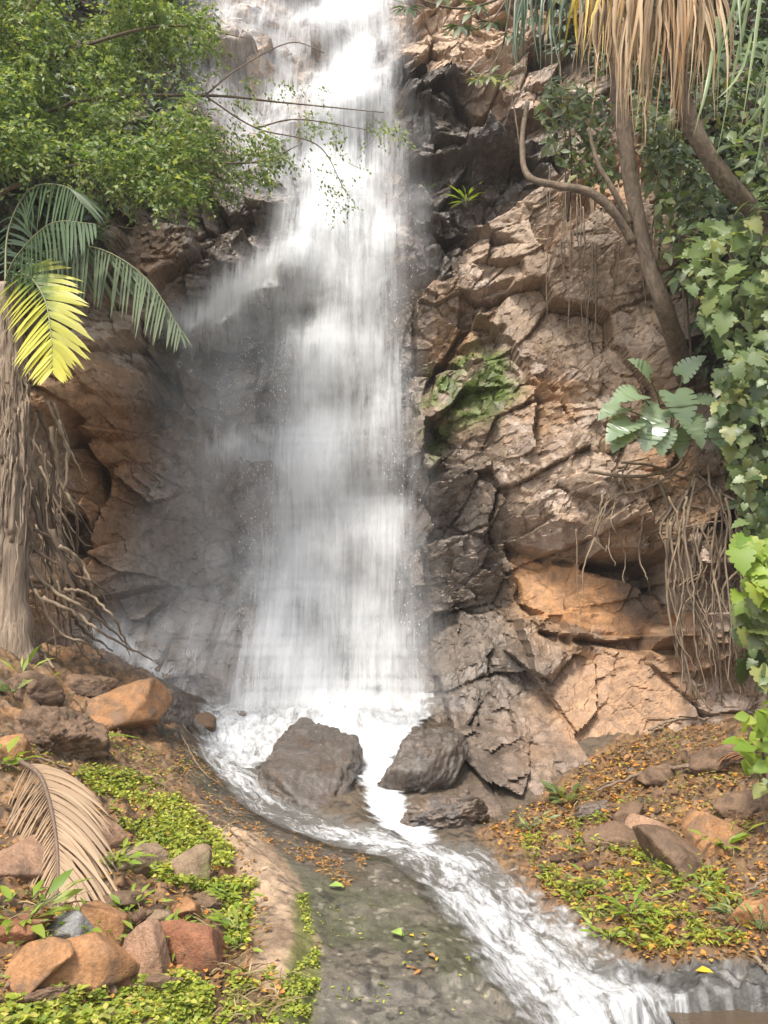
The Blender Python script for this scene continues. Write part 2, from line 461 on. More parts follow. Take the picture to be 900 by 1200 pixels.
push([(120, 740), (220, 690), (290, 740), (300, 800), (250, 830), (180, 790)], -.25, .2, .1, 20, .3)
push([(270, 765), (300, 762), (302, 812), (268, 812)], -.15, .05, .04, 21)
push([(490, 720), (560, 690), (620, 760), (620, 850), (560, 820), (500, 800)], -.12, .15, .1, 22)

# ---- the rock's colours, with overhang shade painted in
def C(*c): return np.array(c)
def blend(col, c, m): return col * (1 - m[..., None]) + np.asarray(c) * m[..., None]
col = np.zeros(CX.shape + (3,)) + C(.32, .235, .165)
col = blend(col, (.33, .245, .18), sstep(.35, .8, r1))
col = blend(col, (.22, .135, .078), sstep(.65, .95, r2) * .8)
col = blend(col, (.40, .32, .265), sstep(.62, .95, r3) * .7)
col = blend(col, (.17, .125, .09), sstep(.35, .05, r3) * .5)
col = blend(col, (.33, .175, .07), sstep(.15, .5, fbm(CX * .9, CZ * .9, 2, 4, 90)) * .6)
col = blend(col, (.42, .30, .20), reg('top_peach', [(230, -200), (400, -200), (385, 60), (330, 120), (240, 110)], .2))
col = blend(col, (.40, .29, .20), reg('top_peach2', [(460, -200), (640, -200), (600, 90), (520, 95), (465, 80)], .2))
col = blend(col, (.36, .185, .075), smoothed * .85)
col = blend(col, (.33, .19, .10), apron * .75)
rust = reg('rust', [(85, 490), (190, 480), (160, 600), (150, 690), (100, 690), (80, 600)], .2)
col = blend(col, (.22, .105, .04), rust * .8)
grey = reg('wetgrey', [(470, 300), (500, 420), (490, 520), (560, 540), (600, 620), (610, 760), (660, 790), (600, 860), (620, 960), (430, 960), (200, 850), (90, 740), (160, 560), (200, 380), (230, 230), (420, 120)], .35)
col = blend(col, (.13, .112, .096), grey * .85)
toe = reg('toe', [(490, 850), (560, 830), (640, 850), (690, 890), (640, 960), (560, 985), (490, 970), (470, 900)], .15)
col = blend(col, (.20, .15, .118), toe * sstep(-.4, .3, fbm(CX * 2.5, CZ * 2.5, 16, 4, 91)) * .8)
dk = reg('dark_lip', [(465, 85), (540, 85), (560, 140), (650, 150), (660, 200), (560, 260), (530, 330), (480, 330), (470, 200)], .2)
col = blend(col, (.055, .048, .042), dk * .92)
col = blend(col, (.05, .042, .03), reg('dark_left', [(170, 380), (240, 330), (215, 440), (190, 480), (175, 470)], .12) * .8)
moss = reg('moss', [(508, 425), (560, 400), (592, 415), (604, 470), (575, 500), (535, 505), (505, 550), (488, 500)], .2)
moss *= sstep(-.55, .05, fbm(CX * 5, CZ * 5, 6, 5, 95))
col = blend(col, (.085, .135, .018), moss * .97)
moss2 = reg('moss2', [(340, 715), (640, 700), (660, 745), (600, 740)], .1)
# vertical stains
st = sstep(.1, .5, fbm(CX * 4.5, CZ * .5, 3, 4, 97))
col = blend(col, (.06, .048, .036), st * .4)
painted_shade = reg('overhang_shade', [(690, 652), (790, 650), (790, 740), (745, 720), (720, 680)], .1)  # shade under the overhang, painted into the rock colour
col = blend(col, (.05, .043, .036), painted_shade * .75)
crev = np.maximum(1 - sstep(0, .05, e1), .7 * (1 - sstep(0, .05, e2)))
col = blend(col, (.34, .245, .165), smR * .6)
col = blend(col, (.06, .045, .033), crev * .45 * cm)
veg_dark = np.maximum(reg('vegR', [(640, 60), (760, 180), (800, 420), (860, 640), (1200, 700), (1200, -200), (640, -200)], .4), reg('vegL', [(-500, -200), (240, -200), (240, 230), (200, 300), (100, 380), (40, 470), (-500, 500)], .3))
col = blend(col, (.07, .052, .034), veg_dark * .75)  # darker brown where foliage covers the cliff
wet = np.clip(grey * 1.0 + dk + .5 * sstep(-.2, .2, fbm(CX * 1.2, CZ * 1.2, 12, 3, 98)) + rust * .6 + .42 + .5 * reg('gloss', [(490, 430), (640, 440), (720, 470), (700, 600), (600, 640), (480, 620)], .2), 0, 1.15) * (1 - .6 * veg_dark) * (1 - .25 * apron)
def grid_faces(nz, nx):
    i = np.arange(nz - 1)[:, None] * nx; j = np.arange(nx - 1)[None]
    return np.stack([i + j, i + j + 1, i + nx + j + 1, i + nx + j], -1).reshape(-1, 4)
# overhang: let the face sag sideways a little so steps are not perfectly straight
M_CLIFF = rock_attr_mat('wet_cliff_rock', .012, 22, .35)
CY += apron * .04 * fbm(CX * 3.2, CZ * 2.2, 9, 4, 47) + smoothed * .03 * fbm(CX * 2.2, CZ * 1.2, 9, 3, 46)
CV = np.stack([CX, CY, CZ], -1).reshape(-1, 3); CFc = grid_faces(*CX.shape)
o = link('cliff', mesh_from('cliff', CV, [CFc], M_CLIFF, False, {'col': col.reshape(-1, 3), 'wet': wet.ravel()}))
tag(o, 'brown and grey wet broken rock cliff behind the waterfall', None, None, 'structure')

# ================================================================== the ground
GP = [(740,1200,4.35),(620,1110,4.95),(560,1040,5.6),(500,990,6.5),(430,930,8.0),(330,950,7.6),(260,880,9.0),(300,830,10.3),(400,825,10.5),(480,820,10.5),
      (380,1000,6.3),(420,1100,4.95),(430,1190,4.15),(300,980,6.3),(330,1100,4.75),(300,1190,3.95),(200,920,7.2),(210,840,8.9),(140,860,7.7),(60,800,7.7),(0,760,7.6),(60,980,5.2),(150,1000,5.3),(200,1080,4.6),(50,1150,3.95),(150,1190,3.8),(0,1190,3.65),(-120,1000,4.5),(0,900,6.0),
      (120,765,9.3),(200,805,10.0),(510,960,7.5),(560,985,7.0),(600,960,7.9),(620,1000,6.5),(700,900,8.7),(720,960,7.2),(800,860,8.9),(860,850,8.3),(900,900,7.2),(800,1000,6.2),(860,1000,6.0),(700,1100,5.15),(760,1135,4.8),(880,1100,4.95),(900,1140,4.75),(1000,1100,4.8),(1000,900,6.5),(620,1060,5.6)]
g3 = np.array([P(*c) for c in GP])
g3 = np.concatenate([g3, [(3, 3, -.35), (1.2, 2.8, -.35), (0, 2.8, -.22), (-1.5, 2.6, .02), (-4, 3, .5), (-6, 7, 1.5), (5, 7, .6), (6, 4, .2), (-3, -3, -.1), (3, -3, -.4), (0, 12, 1.0), (4, 12, 1.2), (-5, 12, 1.8)]])
ground_base = RBF(g3[:, :2], g3[:, 2], .01)
gx = axis([(-30, -6, .8), (-6, -3.4, .06), (-3.4, 3.4, .014), (3.4, 6, .06), (6, 30, .8)])
gy = axis([(-20, 2.6, .4), (2.6, 3.2, .05), (3.2, 7.2, .013), (7.2, 11.6, .022), (11.6, 14, .1)])
GX, GY = np.meshgrid(gx, gy)
print('ground grid', GX.shape)
GZ = ground_base(GX, GY)
GZ = np.where((np.abs(GX) > 6.5) | (GY < 1.5), np.clip(GZ, -1.2, 1.5), GZ)

def XY(px, py):
    d = ray(px, py); t = np.linspace(1.5, 40, 4000)
    q = CAM + d * t[:, None]
    g = np.clip(ground_base(q[:, 0], q[:, 1]), -1.2, 1.5)
    k = np.argmax(q[:, 2] < g) if (q[:, 2] < g).any() else 1300
    return (q[k, 0], q[k, 1])
def PXY(pts): return [XY(*p) for p in pts]
near = np.ones_like(GX)
GR = {}
def greg(name, px, soft=.05, warp=.06, fr=4.0):
    d = sdist(PXY(px), GX, GY) + warp * fbm(GX * fr, GY * fr, 3, 4, 177 + len(GR))
    GR[name] = d; return 1 - sstep(-soft, soft, d)
slab = greg('slab', [(190, 855), (260, 850), (300, 960), (420, 985), (560, 1060), (640, 1200), (660, 1300), (330, 1300), (372, 1150), (355, 1060), (300, 980), (220, 900)])
tan = greg('tan', [(245, 968), (310, 980), (352, 1040), (372, 1110), (362, 1150), (340, 1180), (305, 1185), (300, 1100), (285, 1040)], .03, .03)
bankL = greg('bankL', [(-300, 700), (110, 740), (210, 850), (240, 950), (300, 1040), (330, 1160), (320, 1300), (-300, 1300)], .06)
bankR = greg('bankR', [(560, 975), (640, 930), (700, 880), (800, 830), (1200, 760), (1200, 1150), (880, 1140), (740, 1125), (660, 1090), (600, 1030)], .06)
curb = greg('curb', [(690, 1110), (760, 1128), (900, 1135), (1100, 1150), (1100, 1182), (900, 1178), (740, 1182), (690, 1150)], .03, .02)
pool = greg('pool', [(735, 1184), (790, 1178), (900, 1175), (1400, 1190), (1400, 1500), (700, 1500), (690, 1230)], .05, .07, 7.0)
STREAM = [(300, 818), (270, 850), (265, 890), (310, 935), (370, 968), (450, 985), (520, 1005), (580, 1060), (640, 1120), (710, 1200), (750, 1250)]
STREAM2 = [(470, 822), (445, 860), (440, 905), (455, 945), (490, 985)]
sd1, sv1, sg1 = ldist(PXY(STREAM), GX, GY)
sd2, sv2, sg2 = ldist(PXY(STREAM2), GX, GY)
chan = np.maximum(1 - sstep(.2, .55, sd1), 1 - sstep(.12, .35, sd2))
GZ -= .07 * chan
GZ -= .30 * pool
# relief
fine = 1 - sstep(5, 8, np.abs(GX))
GZ += fine * (.05 * fbm(GX * 1.6, GY * 1.6, 1, 4, 201) * (1 - .6 * slab))
dirt = np.clip(bankL + bankR, 0, 1) * (1 - tan)
hv, ev, rv = facets(GX + .06 * fbm(GX * 6, GY * 6, 0, 3, 210), GY + .06 * fbm(GX * 6, GY * 6, 4, 3, 211), .13, 205, .05, .3)
hw, ew, rw = facets(GX + .02 * fbm(GX * 16, GY * 16, 0, 3, 212), GY + .02 * fbm(GX * 16, GY * 16, 4, 3, 213), .05, 206, .022, .4)
GZ += fine * dirt * (hv + hw + .02 * fbm(GX * 14, GY * 14, 0, 4, 203))
GZ += fine * (1 - dirt) * (.018 * fbm(GX * 9, GY * 9, 2, 4, 204) + .012 * fbm(GX * 34, GY * 34, 2, 4, 206))
hc, ec, rc = facets(GX + .03 * fbm(GX * 9, GY * 9, 0, 3, 214), GY + .03 * fbm(GX * 9, GY * 9, 4, 3, 215), .16, 207, .05, .35)
GZ += curb * (hc + .03 * fbm(GX * 12, GY * 12, 2, 4, 216)) * fine
GZ += .05 * tan * (1 - sstep(-.14, .02, GR['tan'])) + tan * .012 * fbm(GX * 20, GY * 20, 2, 4, 207)
step = greg('step', [(360, 1152), (560, 1138), (600, 1180), (620, 1300), (330, 1300)], .02, .03)
GZ -= .05 * step
# colours
gcol = np.zeros(GX.shape + (3,)) + C(.10, .075, .05)
gcol = blend(gcol, (.19, .11, .05), bankL)
gcol = blend(gcol, (.17, .098, .042), bankR)
gcol = blend(gcol, (.26, .14, .065), sstep(.55, .9, rv) * dirt * .8)
gcol = blend(gcol, (.045, .03, .02), sstep(.6, .95, rw) * dirt * .8)
gcol = blend(gcol, (.20, .15, .10), (rw < .12) * dirt * .6)
gcol = blend(gcol, (.115, .098, .072), slab)
upslab = greg('upslab', [(190, 850), (262, 860), (310, 950), (440, 1000), (430, 1040), (300, 985), (210, 910)], .08, .1)
gcol = blend(gcol, (.075, .056, .038), upslab * .75)
gcol = blend(gcol, (.06, .066, .03), slab * sstep(0, .35, fbm(GX * 2.4, GY * 2.4, 8, 4, 220)) * .65)
gcol = blend(gcol, (.15, .135, .115), slab * step * .6)
gcol = blend(gcol, (.36, .255, .165), tan * .95)
gcol = blend(gcol, (.13, .085, .05), tan * sstep(.1, .5, fbm(GX * 3, GY * 3, 8, 4, 221)) * .6)
gcol = blend(gcol, (.07, .068, .06), curb * .95)
gcol = blend(gcol, (.17, .165, .155), curb * sstep(.0, .25, fbm(GX * 24, GY * 24, 5, 3, 225)))
gcol = blend(gcol, (.075, .066, .055), pool)
gsp = sstep(.1, .35, fbm(GX * 26, GY * 26, 5, 4, 222)) * sstep(-.3, .3, fbm(GX * 3, GY * 3, 5, 3, 223))
gcol = gcol * (1 - .6 * gsp[..., None])
gcol = blend(gcol, (.30, .27, .21), sstep(.38, .5, fbm(GX * 22, GY * 22, 15, 3, 224)) * slab * .6)
gmoss = greg('gmoss', [(345, 1050), (362, 1048), (376, 1140), (360, 1200), (325, 1200), (345, 1120)], .03, .05)
gcol = blend(gcol, (.10, .115, .02), gmoss * .8)
gwet = np.clip(.1 + .38 * slab * (1 - .5 * gsp) + .5 * curb + .25 * bankR, 0, 1)
M_GROUND = rock_attr_mat('bank_soil_and_rock', .010, 34, .15)
GV = np.stack([GX, GY, GZ], -1).reshape(-1, 3); GFc = grid_faces(*GX.shape)
o = link('ground', mesh_from('ground', GV, [GFc], M_GROUND, True, {'col': gcol.reshape(-1, 3), 'wet': gwet.ravel()}))
tag(o, 'sloping bank of red soil and dark wet slab rock', None, None, 'structure')

# ------------------------------------------------------------------ picking points on the terrain
bvh_c = BVHTree.FromPolygons(CV.tolist(), CFc.tolist()); bvh_g = BVHTree.FromPolygons(GV.tolist(), GFc.tolist())
def hit(px, py, which='both'):
    d = Vector(ray(px, py)).normalized(); best = None
    for nm, b in (('c', bvh_c), ('g', bvh_g)):
        if which != 'both' and nm != which: continue
        loc, n, i, dist = b.ray_cast(Vector(CAM), d)
        if loc is not None and (best is None or dist < best[2]): best = (np.array(loc), np.array(n), dist)
    if best is None: return P(px, py, 10.0), np.array([0, -1., 0]), 10.0
    n = best[1]
    if n @ np.array(d) > 0: n = -n
    return best[0], n, best[2]
def gz(x, y):
    loc, n, i, dist = bvh_g.ray_cast(Vector((x, y, 6)), Vector((0, 0, -1)))
    return loc[2] if loc is not None else 0.0

# ================================================================== water
def water_mat(name, kind):
    m, nt, out = mat(name)
    co = N(nt, 'ShaderNodeTexCoord').outputs['Object']
    den = N(nt, 'ShaderNodeAttribute', attribute_name='den').outputs['Fac']
    if kind == 'fall':
        sd = N(nt, 'ShaderNodeAttribute', attribute_name='seed').outputs['Fac']
        def strands(sc, dt, ds):
            mp = N(nt, 'ShaderNodeMapping'); mp.inputs['Scale'].default_value = sc; nt.links.new(co, mp.inputs[0])
            ad = N(nt, 'ShaderNodeVectorMath'); ad.operation = 'ADD'; nt.links.new(mp.outputs[0], ad.inputs[0])
            cb = N(nt, 'ShaderNodeCombineXYZ'); nt.links.new(sd, cb.inputs[1]); nt.links.new(sd, cb.inputs[0]); nt.links.new(cb.outputs[0], ad.inputs[1])
            return noise_n(nt, 1.0, dt, .62, ad.outputs[0], ds)
        a = strands((5.5, .1, .55), 5, .7); b = strands((26, .2, 1.5), 4, .5); c = strands((2.6, .2, 1.7), 6, .9)
        s = math_n(nt, 'ADD', math_n(nt, 'MULTIPLY', a, .9), math_n(nt, 'ADD', math_n(nt, 'MULTIPLY', b, .55), math_n(nt, 'MULTIPLY', c, .75)))  # mean ~1.1
        s = math_n(nt, 'MULTIPLY', math_n(nt, 'SUBTRACT', s, 1.1), 2.2)
        al = math_n(nt, 'ADD', den, math_n(nt, 'MULTIPLY', s, math_n(nt, 'MULTIPLY', math_n(nt, 'MULTIPLY', den, math_n(nt, 'SUBTRACT', 1.25, den)), 2.0)), True)
        ms = strands((.9, .3, .75), 5, 1.2)
        soft = math_n(nt, 'MULTIPLY', den, math_n(nt, 'MULTIPLY', math_n(nt, 'SUBTRACT', ms, .36), 6.0), True)
        is_m = math_n(nt, 'GREATER_THAN', sd, 90.0)
        al = math_n(nt, 'ADD', math_n(nt, 'MULTIPLY', al, math_n(nt, 'SUBTRACT', 1.0, is_m)), math_n(nt, 'MULTIPLY', soft, is_m), True)
        d = N(nt, 'ShaderNodeBsdfDiffuse'); d.inputs[0].default_value = (.80, .81, .82, 1)
        t = N(nt, 'ShaderNodeBsdfTranslucent'); t.inputs[0].default_value = (.80, .81, .82, 1)
        mx = N(nt, 'ShaderNodeMixShader'); mx.inputs[0].default_value = .4
        nt.links.new(d.outputs[0], mx.inputs[1]); nt.links.new(t.outputs[0], mx.inputs[2])
        tr = N(nt, 'ShaderNodeBsdfTransparent')
        fin = N(nt, 'ShaderNodeMixShader'); nt.links.new(al, fin.inputs[0]); nt.links.new(tr.outputs[0], fin.inputs[1]); nt.links.new(mx.outputs[0], fin.inputs[2])
        nt.links.new(fin.outputs[0], out.inputs[0])
    elif kind == 'stream':
        uv = N(nt, 'ShaderNodeAttribute', attribute_name='flow').outputs['Vector']
        def fl(sc, dt, ds):
            mp = N(nt, 'ShaderNodeMapping'); mp.inputs['Scale'].default_value = sc; nt.links.new(uv, mp.inputs[0])
            return noise_n(nt, 1.0, dt, .65, mp.outputs[0], ds)
        a = fl((5, 1.6, 1), 6, 1.3); b = fl((16, 6, 1), 5, .9); c = fl((48, 22, 1), 3, .3)
        s = math_n(nt, 'ADD', math_n(nt, 'ADD', math_n(nt, 'MULTIPLY', a, .9), math_n(nt, 'MULTIPLY', b, .75)), math_n(nt, 'MULTIPLY', c, .3))   # mean .97
        f = math_n(nt, 'ADD', math_n(nt, 'MULTIPLY', math_n(nt, 'SUBTRACT', s, .97), 2.3), den, True)
        w = N(nt, 'ShaderNodeBsdfPrincipled'); w.inputs['Base Color'].default_value = (.20, .195, .18, 1); w.inputs['Roughness'].default_value = .12; w.inputs['IOR'].default_value = 1.33
        tr = N(nt, 'ShaderNodeBsdfTransparent'); ww = N(nt, 'ShaderNodeMixShader'); ww.inputs[0].default_value = .45
        nt.links.new(tr.outputs[0], ww.inputs[1]); nt.links.new(w.outputs[0], ww.inputs[2])
        fo = N(nt, 'ShaderNodeBsdfPrincipled'); fo.inputs['Base Color'].default_value = (.74, .75, .76, 1); fo.inputs['Roughness'].default_value = .5
        fin = N(nt, 'ShaderNodeMixShader'); nt.links.new(f, fin.inputs[0]); nt.links.new(ww.outputs[0], fin.inputs[1]); nt.links.new(fo.outputs[0], fin.inputs[2])
        e = N(nt, 'ShaderNodeAttribute', attribute_name='edge').outputs['Fac']
        f2 = N(nt, 'ShaderNodeMixShader'); nt.links.new(e, f2.inputs[0]); nt.links.new(tr.outputs[0], f2.inputs[1]); nt.links.new(fin.outputs[0], f2.inputs[2])
        bp = N(nt, 'ShaderNodeBump'); bp.inputs['Strength'].default_value = 1; bp.inputs['Distance'].default_value = .008
        nt.links.new(s, bp.inputs['Height']); nt.links.new(bp.outputs[0], w.inputs['Normal']); nt.links.new(bp.outputs[0], fo.inputs['Normal'])
        nt.links.new(f2.outputs[0], out.inputs[0])
    else:
        w = N(nt, 'ShaderNodeBsdfPrincipled'); w.inputs['Base Color'].default_value = (.085, .06, .038, 1); w.inputs['Roughness'].default_value = .08; w.inputs['IOR'].default_value = 1.33
        bp = N(nt, 'ShaderNodeBump'); bp.inputs['Strength'].default_value = .7; bp.inputs['Distance'].default_value = .02
        mp = N(nt, 'ShaderNodeMapping'); mp.inputs['Scale'].default_value = (5, 22, 5); nt.links.new(co, mp.inputs[0])
        nt.links.new(noise_n(nt, 1, 5, .6, mp.outputs[0], .5), bp.inputs['Height']); nt.links.new(bp.outputs[0], w.inputs['Normal'])
        nt.links.new(w.outputs[0], out.inputs[0])
    return m

# the fall: three thin uneven curtains of water following the rock
fx = np.arange(-4.6, 1.9, .035); fz = np.arange(.85, 14.5, .045)
FX, FZ = np.meshgrid(fx, fz)
yb = cliff_base(FX, FZ)
jx = np.clip(np.searchsorted(cx, FX), 0, len(cx) - 1); jz = np.clip(np.searchsorted(cz, FZ), 0, len(cz) - 1)
def boxblur(a, r):
    for ax in (0, 1):
        c = np.cumsum(np.concatenate([np.repeat(a.take([0], ax), r + 1, ax), a, np.repeat(a.take([-1], ax), r, ax)], ax), ax)
        n = a.shape[ax]
        a = (c.take(range(2 * r + 1, 2 * r + 1 + n), ax) - c.take(range(0, n), ax)) / (2 * r + 1)
    return a
ys = boxblur(boxblur(CY, 14), 14)[jz, jx]; ysm = None
def minfilt(a, r):
    for ax in (0, 1):
        for s in (1, 2, 4, 8, 16, 32):
            if s > r: break
            a = np.minimum(a, np.minimum(np.roll(a, s, ax), np.roll(a, -s, ax)))
    return a
ye = boxblur(boxblur(minfilt(CY, 8), 12), 12)[jz, jx]; ysm = boxblur(boxblur(minfilt(CY, 16), 30), 30)[jz, jx]
ymin = CY[jz, jx]
def gauss_stroke(px, hw, amp):
    line = PXZ(px)
    d, t, s = ldist(line, FX, FZ)
    L = np.hypot(*(np.diff(np.asarray(line), axis=0)).T).sum()
    w = np.interp(t / L, np.linspace(0, 1, len(hw)), hw) * .0115
    d = d + w * .25 * fbm(FX * 2, FZ * .6, 1, 3, int(amp * 100))
    return amp * np.exp(-(d / w) ** 2 * 1.2)
def gauss_poly(px, soft, amp):
    d = sdist(PXZ(px), FX, FZ) + soft * .5 * fbm(FX * 1.1, FZ * 1.1, 1, 4, int(amp * 1000) + len(px))
    return amp * (1 - sstep(-soft, soft, d))
def comb(*ds):
    r = 1.0
    for d in ds: r = r * (1 - np.clip(d, 0, .98))
    return 1 - r
main = gauss_stroke([(412, -150), (412, 0), (412, 120), (412, 220), (405, 330), (405, 450), (408, 600), (404, 700), (396, 812)], [60, 50, 44, 44, 47, 48, 52, 58, 66], .52)
core = gauss_stroke([(395, 150), (385, 250), (366, 330), (375, 450), (366, 560), (360, 680), (350, 810)], [24, 27, 28, 28, 30, 36, 42], .85)
core2 = gauss_stroke([(432, 100), (445, 300), (448, 450), (455, 600), (455, 700), (450, 812)], [34, 24, 20, 20, 26, 34], .32)
topw = gauss_stroke([(415, -150), (412, 40), (415, 150)], [60, 54, 40], .93)
tl = gauss_poly([(245, -100), (385, -100), (380, 120), (350, 210), (300, 230), (240, 120)], .6, .5)
mid = gauss_poly([(345, 180), (475, 180), (485, 330), (440, 380), (330, 360), (320, 300)], .5, .24)
ledge = gauss_stroke([(372, 328), (335, 335), (290, 355), (235, 392)], [30, 26, 24, 20], 1.0)
veil = gauss_poly([(200, 410), (300, 370), (360, 340), (360, 800), (290, 815), (160, 760), (200, 560)], .45, .24)
veil2 = gauss_poly([(310, 560), (470, 560), (480, 800), (290, 815)], .35, .34)
puff = comb(gauss_stroke([(272, 545), (300, 528)], [26, 22], .6), gauss_stroke([(415, 592), (460, 602)], [14, 12], .8), gauss_stroke([(335, 702), (400, 697), (445, 712)], [11, 13, 10], .75), gauss_stroke([(300, 770), (300, 815)], [16, 16], .5))
low = gauss_stroke([(118, 742), (150, 765), (200, 795), (235, 822)], [14, 9, 12, 14], .8)
lowpuff = gauss_poly([(120, 720), (200, 700), (280, 740), (280, 800), (190, 790)], .3, .25)
mist1 = gauss_poly([(265, 440), (310, 400), (370, 390), (370, 780), (300, 790), (225, 750), (240, 600)], .62, .2)
mist2 = gauss_poly([(350, 330), (450, 330), (455, 560), (475, 740), (470, 800), (330, 800)], .45, .2)
edge_fade = (1 - sstep(13.6, 14.4, FZ)) * sstep(.85, 1.0, FZ) * sstep(-4.6, -4.1, FX) * (1 - sstep(1.5, 1.85, FX))
M_FALL = water_mat('falling_water', 'fall')
VV, FF, DD, SS = [], [], [], []; n0 = 0
layers = [(.05, comb(main * .7, core * .5, topw * .6, tl * .9, mid * .5, ledge * .7, veil * .45, low, puff * .6, veil2 * .4)),
          (.20, comb(main * .75, core * .8, core2 * .7, topw * .85, tl * .6, mid * .6, ledge * .7, veil * .1, puff * .9, lowpuff * .7, veil2 * .4)),
          (.42, comb(main * .5, core, core2, topw * .8, mid * .3, veil2 * .4)),
          (.60, comb(mist1 * .5, mist2 * .5)), (.95, comb(mist1 * .5, mist2 * .5))]
for k, (off, den) in enumerate(layers):
    yy = np.minimum(ys, ymin + .05) - off - .06 * fbm(FX * 3, FZ * .7, k, 3, 300 + k) - .03 * fbm(FX * 9, FZ * 1.2, k, 2, 320 + k)
    if k in (1, 2): yy = np.minimum(ye, ymin) - off * .5 - .05 * fbm(FX * 3, FZ * .7, k, 3, 340 + k) - .02 * fbm(FX * 9, FZ * 1.2, k, 2, 345 + k)
    if k < 3:
        slope = np.gradient(yy, axis=0) / .045
        slope = slope - boxblur(slope, 14)
        big = 1.25 * fbm(FX * 1.9, FZ * 1.1, k, 3, 360 + k) + .8 * fbm(FX * 4.5, FZ * 2.2, k, 3, 365 + k)
        den = np.clip(den * (1 + .55 * big + np.clip(slope, -.5, .9) * .9), 0, .97)
    if k > 2: yy = np.minimum(ysm, ymin + .3) - off - .1 * fbm(FX * .8, FZ * .5, k, 2, 330 + k)
    den = den * edge_fade
    V = np.stack([FX, yy, FZ], -1).reshape(-1, 3); f = grid_faces(*FX.shape)
    keep = (den.ravel()[f] > .012).any(1); f = f[keep]
    u, inv = np.unique(f, return_inverse=True)
    VV.append(V[u]); FF.append(inv.reshape(-1, 4) + n0); DD.append(den.ravel()[u]); SS.append(np.full(len(u), 13.7 * k if k < 3 else 100 + 9.1 * k)); n0 += len(u)
o = link('waterfall', mesh_from('waterfall', np.concatenate(VV), [np.concatenate(FF)], M_FALL, True, {'den': np.concatenate(DD), 'seed': np.concatenate(SS)}))
tag(o, 'tall white veil of water falling down the dark rock face', None, None, 'structure')

# the stream: follows its bed from the foot of the fall to the pool
w1 = np.interp(sv1, [0, .6, 1.5, 3.0, 4.2, 5.2, 6.5, 9], [.55, .42, .34, .34, .44, .42, .46, .55])
nb = .10 * fbm(GX * 3.2, GY * 3.2, 6, 4, 401)
a1 = w1 - sd1 + nb
a2 = .23 - sd2 + nb * .8
foot = -(sdist(PXY([(282, 822), (330, 806), (420, 800), (500, 806), (520, 822), (490, 860), (470, 885), (430, 890), (340, 890), (300, 895), (250, 890)]), GX, GY) + nb)
aa = np.maximum(np.maximum(a1, a2), foot)
sm = boxblur(GZ, 5)
tur = .055 * fbm(sg1 * sd1 * 6, sv1 * 3, 3, 3, 410) + .02 * fbm(GX * 13, GY * 13, 3, 3, 411) + .008 * fbm(GX * 34, GY * 34, 3, 3, 412)
tur = tur + sstep(0, .3, foot) * (.05 * fbm(GX * 6, GY * 9, 5, 4, 416) + .03)
SZ = np.maximum(sm + .045 + tur * 1.1 * sstep(0, .3, aa), GZ + .012) 
edge = sstep(.0, .12, aa + .10 * fbm(GX * 13, GY * 13, 6, 4, 415))
f1 = 1 - sstep(.0, .95, sd1 / w1); f2 = 1 - sstep(.0, .9, sd2 / .26)
den = .04 + .40 * np.maximum(f1, f2) + .3 * np.exp(-((np.minimum(sv1, 9) - 0) / .55) ** 2) + .22 * sstep(0.0, .2, foot)
den += np.interp(sv1, [0, 1.5, 2.8, 3.6, 4.4, 6, 7], [0, .05, -.1, -.45, -.1, -.06, .05])
den = np.where(a2 > a1, .62 + .3 * f2, den)
den += .3 * np.exp(-((sv1 - 1.0) / .8) ** 2)
# calm dark shallows beside the boulder
fl = np.stack([sg1 * sd1, sv1, sv1 * 0], -1)
f = GFc; keep = (aa.ravel()[f] > 0).any(1); f = f[keep]; u, inv = np.unique(f, return_inverse=True)
SV = np.stack([GX, GY, SZ], -1).reshape(-1, 3)[u]
M_STREAM = water_mat('stream_water', 'stream')
me = mesh_from('stream', SV, [inv.reshape(-1, 4)], M_STREAM, True, {'den': den.ravel()[u], 'edge': edge.ravel()[u], 'flow': fl.reshape(-1, 3)[u]})
o = link('stream', me); tag(o, 'white foaming stream running from the fall down to the pool', None, None, 'structure')
# the pool at the bottom right
M_POOL = water_mat('brown_pool_water', 'pool')
V = [(1.25, 1.0, -.262), (9, 1.0, -.262), (9, 5.2, -.262), (1.42, 5.2, -.262)]
V = [(x, y, -.17) for x, y, _ in V]
o = link('pool_water', mesh_from('pool_water', V, [np.array([[0, 1, 2, 3]])], M_POOL)); tag(o, 'shallow brown pool below the dark stone edge', None, None, 'structure')
# ================================================================== rocks
import bmesh
_bm = bmesh.new(); bmesh.ops.create_icosphere(_bm, subdivisions=5, radius=1); _bm.verts.ensure_lookup_table()
ICO_V = norm(np.array([v.co[:] for v in _bm.verts])); ICO_F = np.array([[v.index for v in f.verts] for f in _bm.faces]); _bm.free()
_bm = bmesh.new(); bmesh.ops.create_icosphere(_bm, subdivisions=6, radius=1); _bm.verts.ensure_lookup_table()
ICO6_V = norm(np.array([v.co[:] for v in _bm.verts])); ICO6_F = np.array([[v.index for v in f.verts] for f in _bm.faces]); _bm.free()
_bm = bmesh.new(); bmesh.ops.create_icosphere(_bm, subdivisions=3, radius=1); _bm.verts.ensure_lookup_table()
ICO3_V = norm(np.array([v.co[:] for v in _bm.verts])); ICO3_F = np.array([[v.index for v in f.verts] for f in _bm.faces]); _bm.free()

def rot(rx, ry, rz):
    return np.array(Matrix.Rotation(rz, 3, 'Z') @ Matrix.Rotation(ry, 3, 'Y') @ Matrix.Rotation(rx, 3, 'X'))

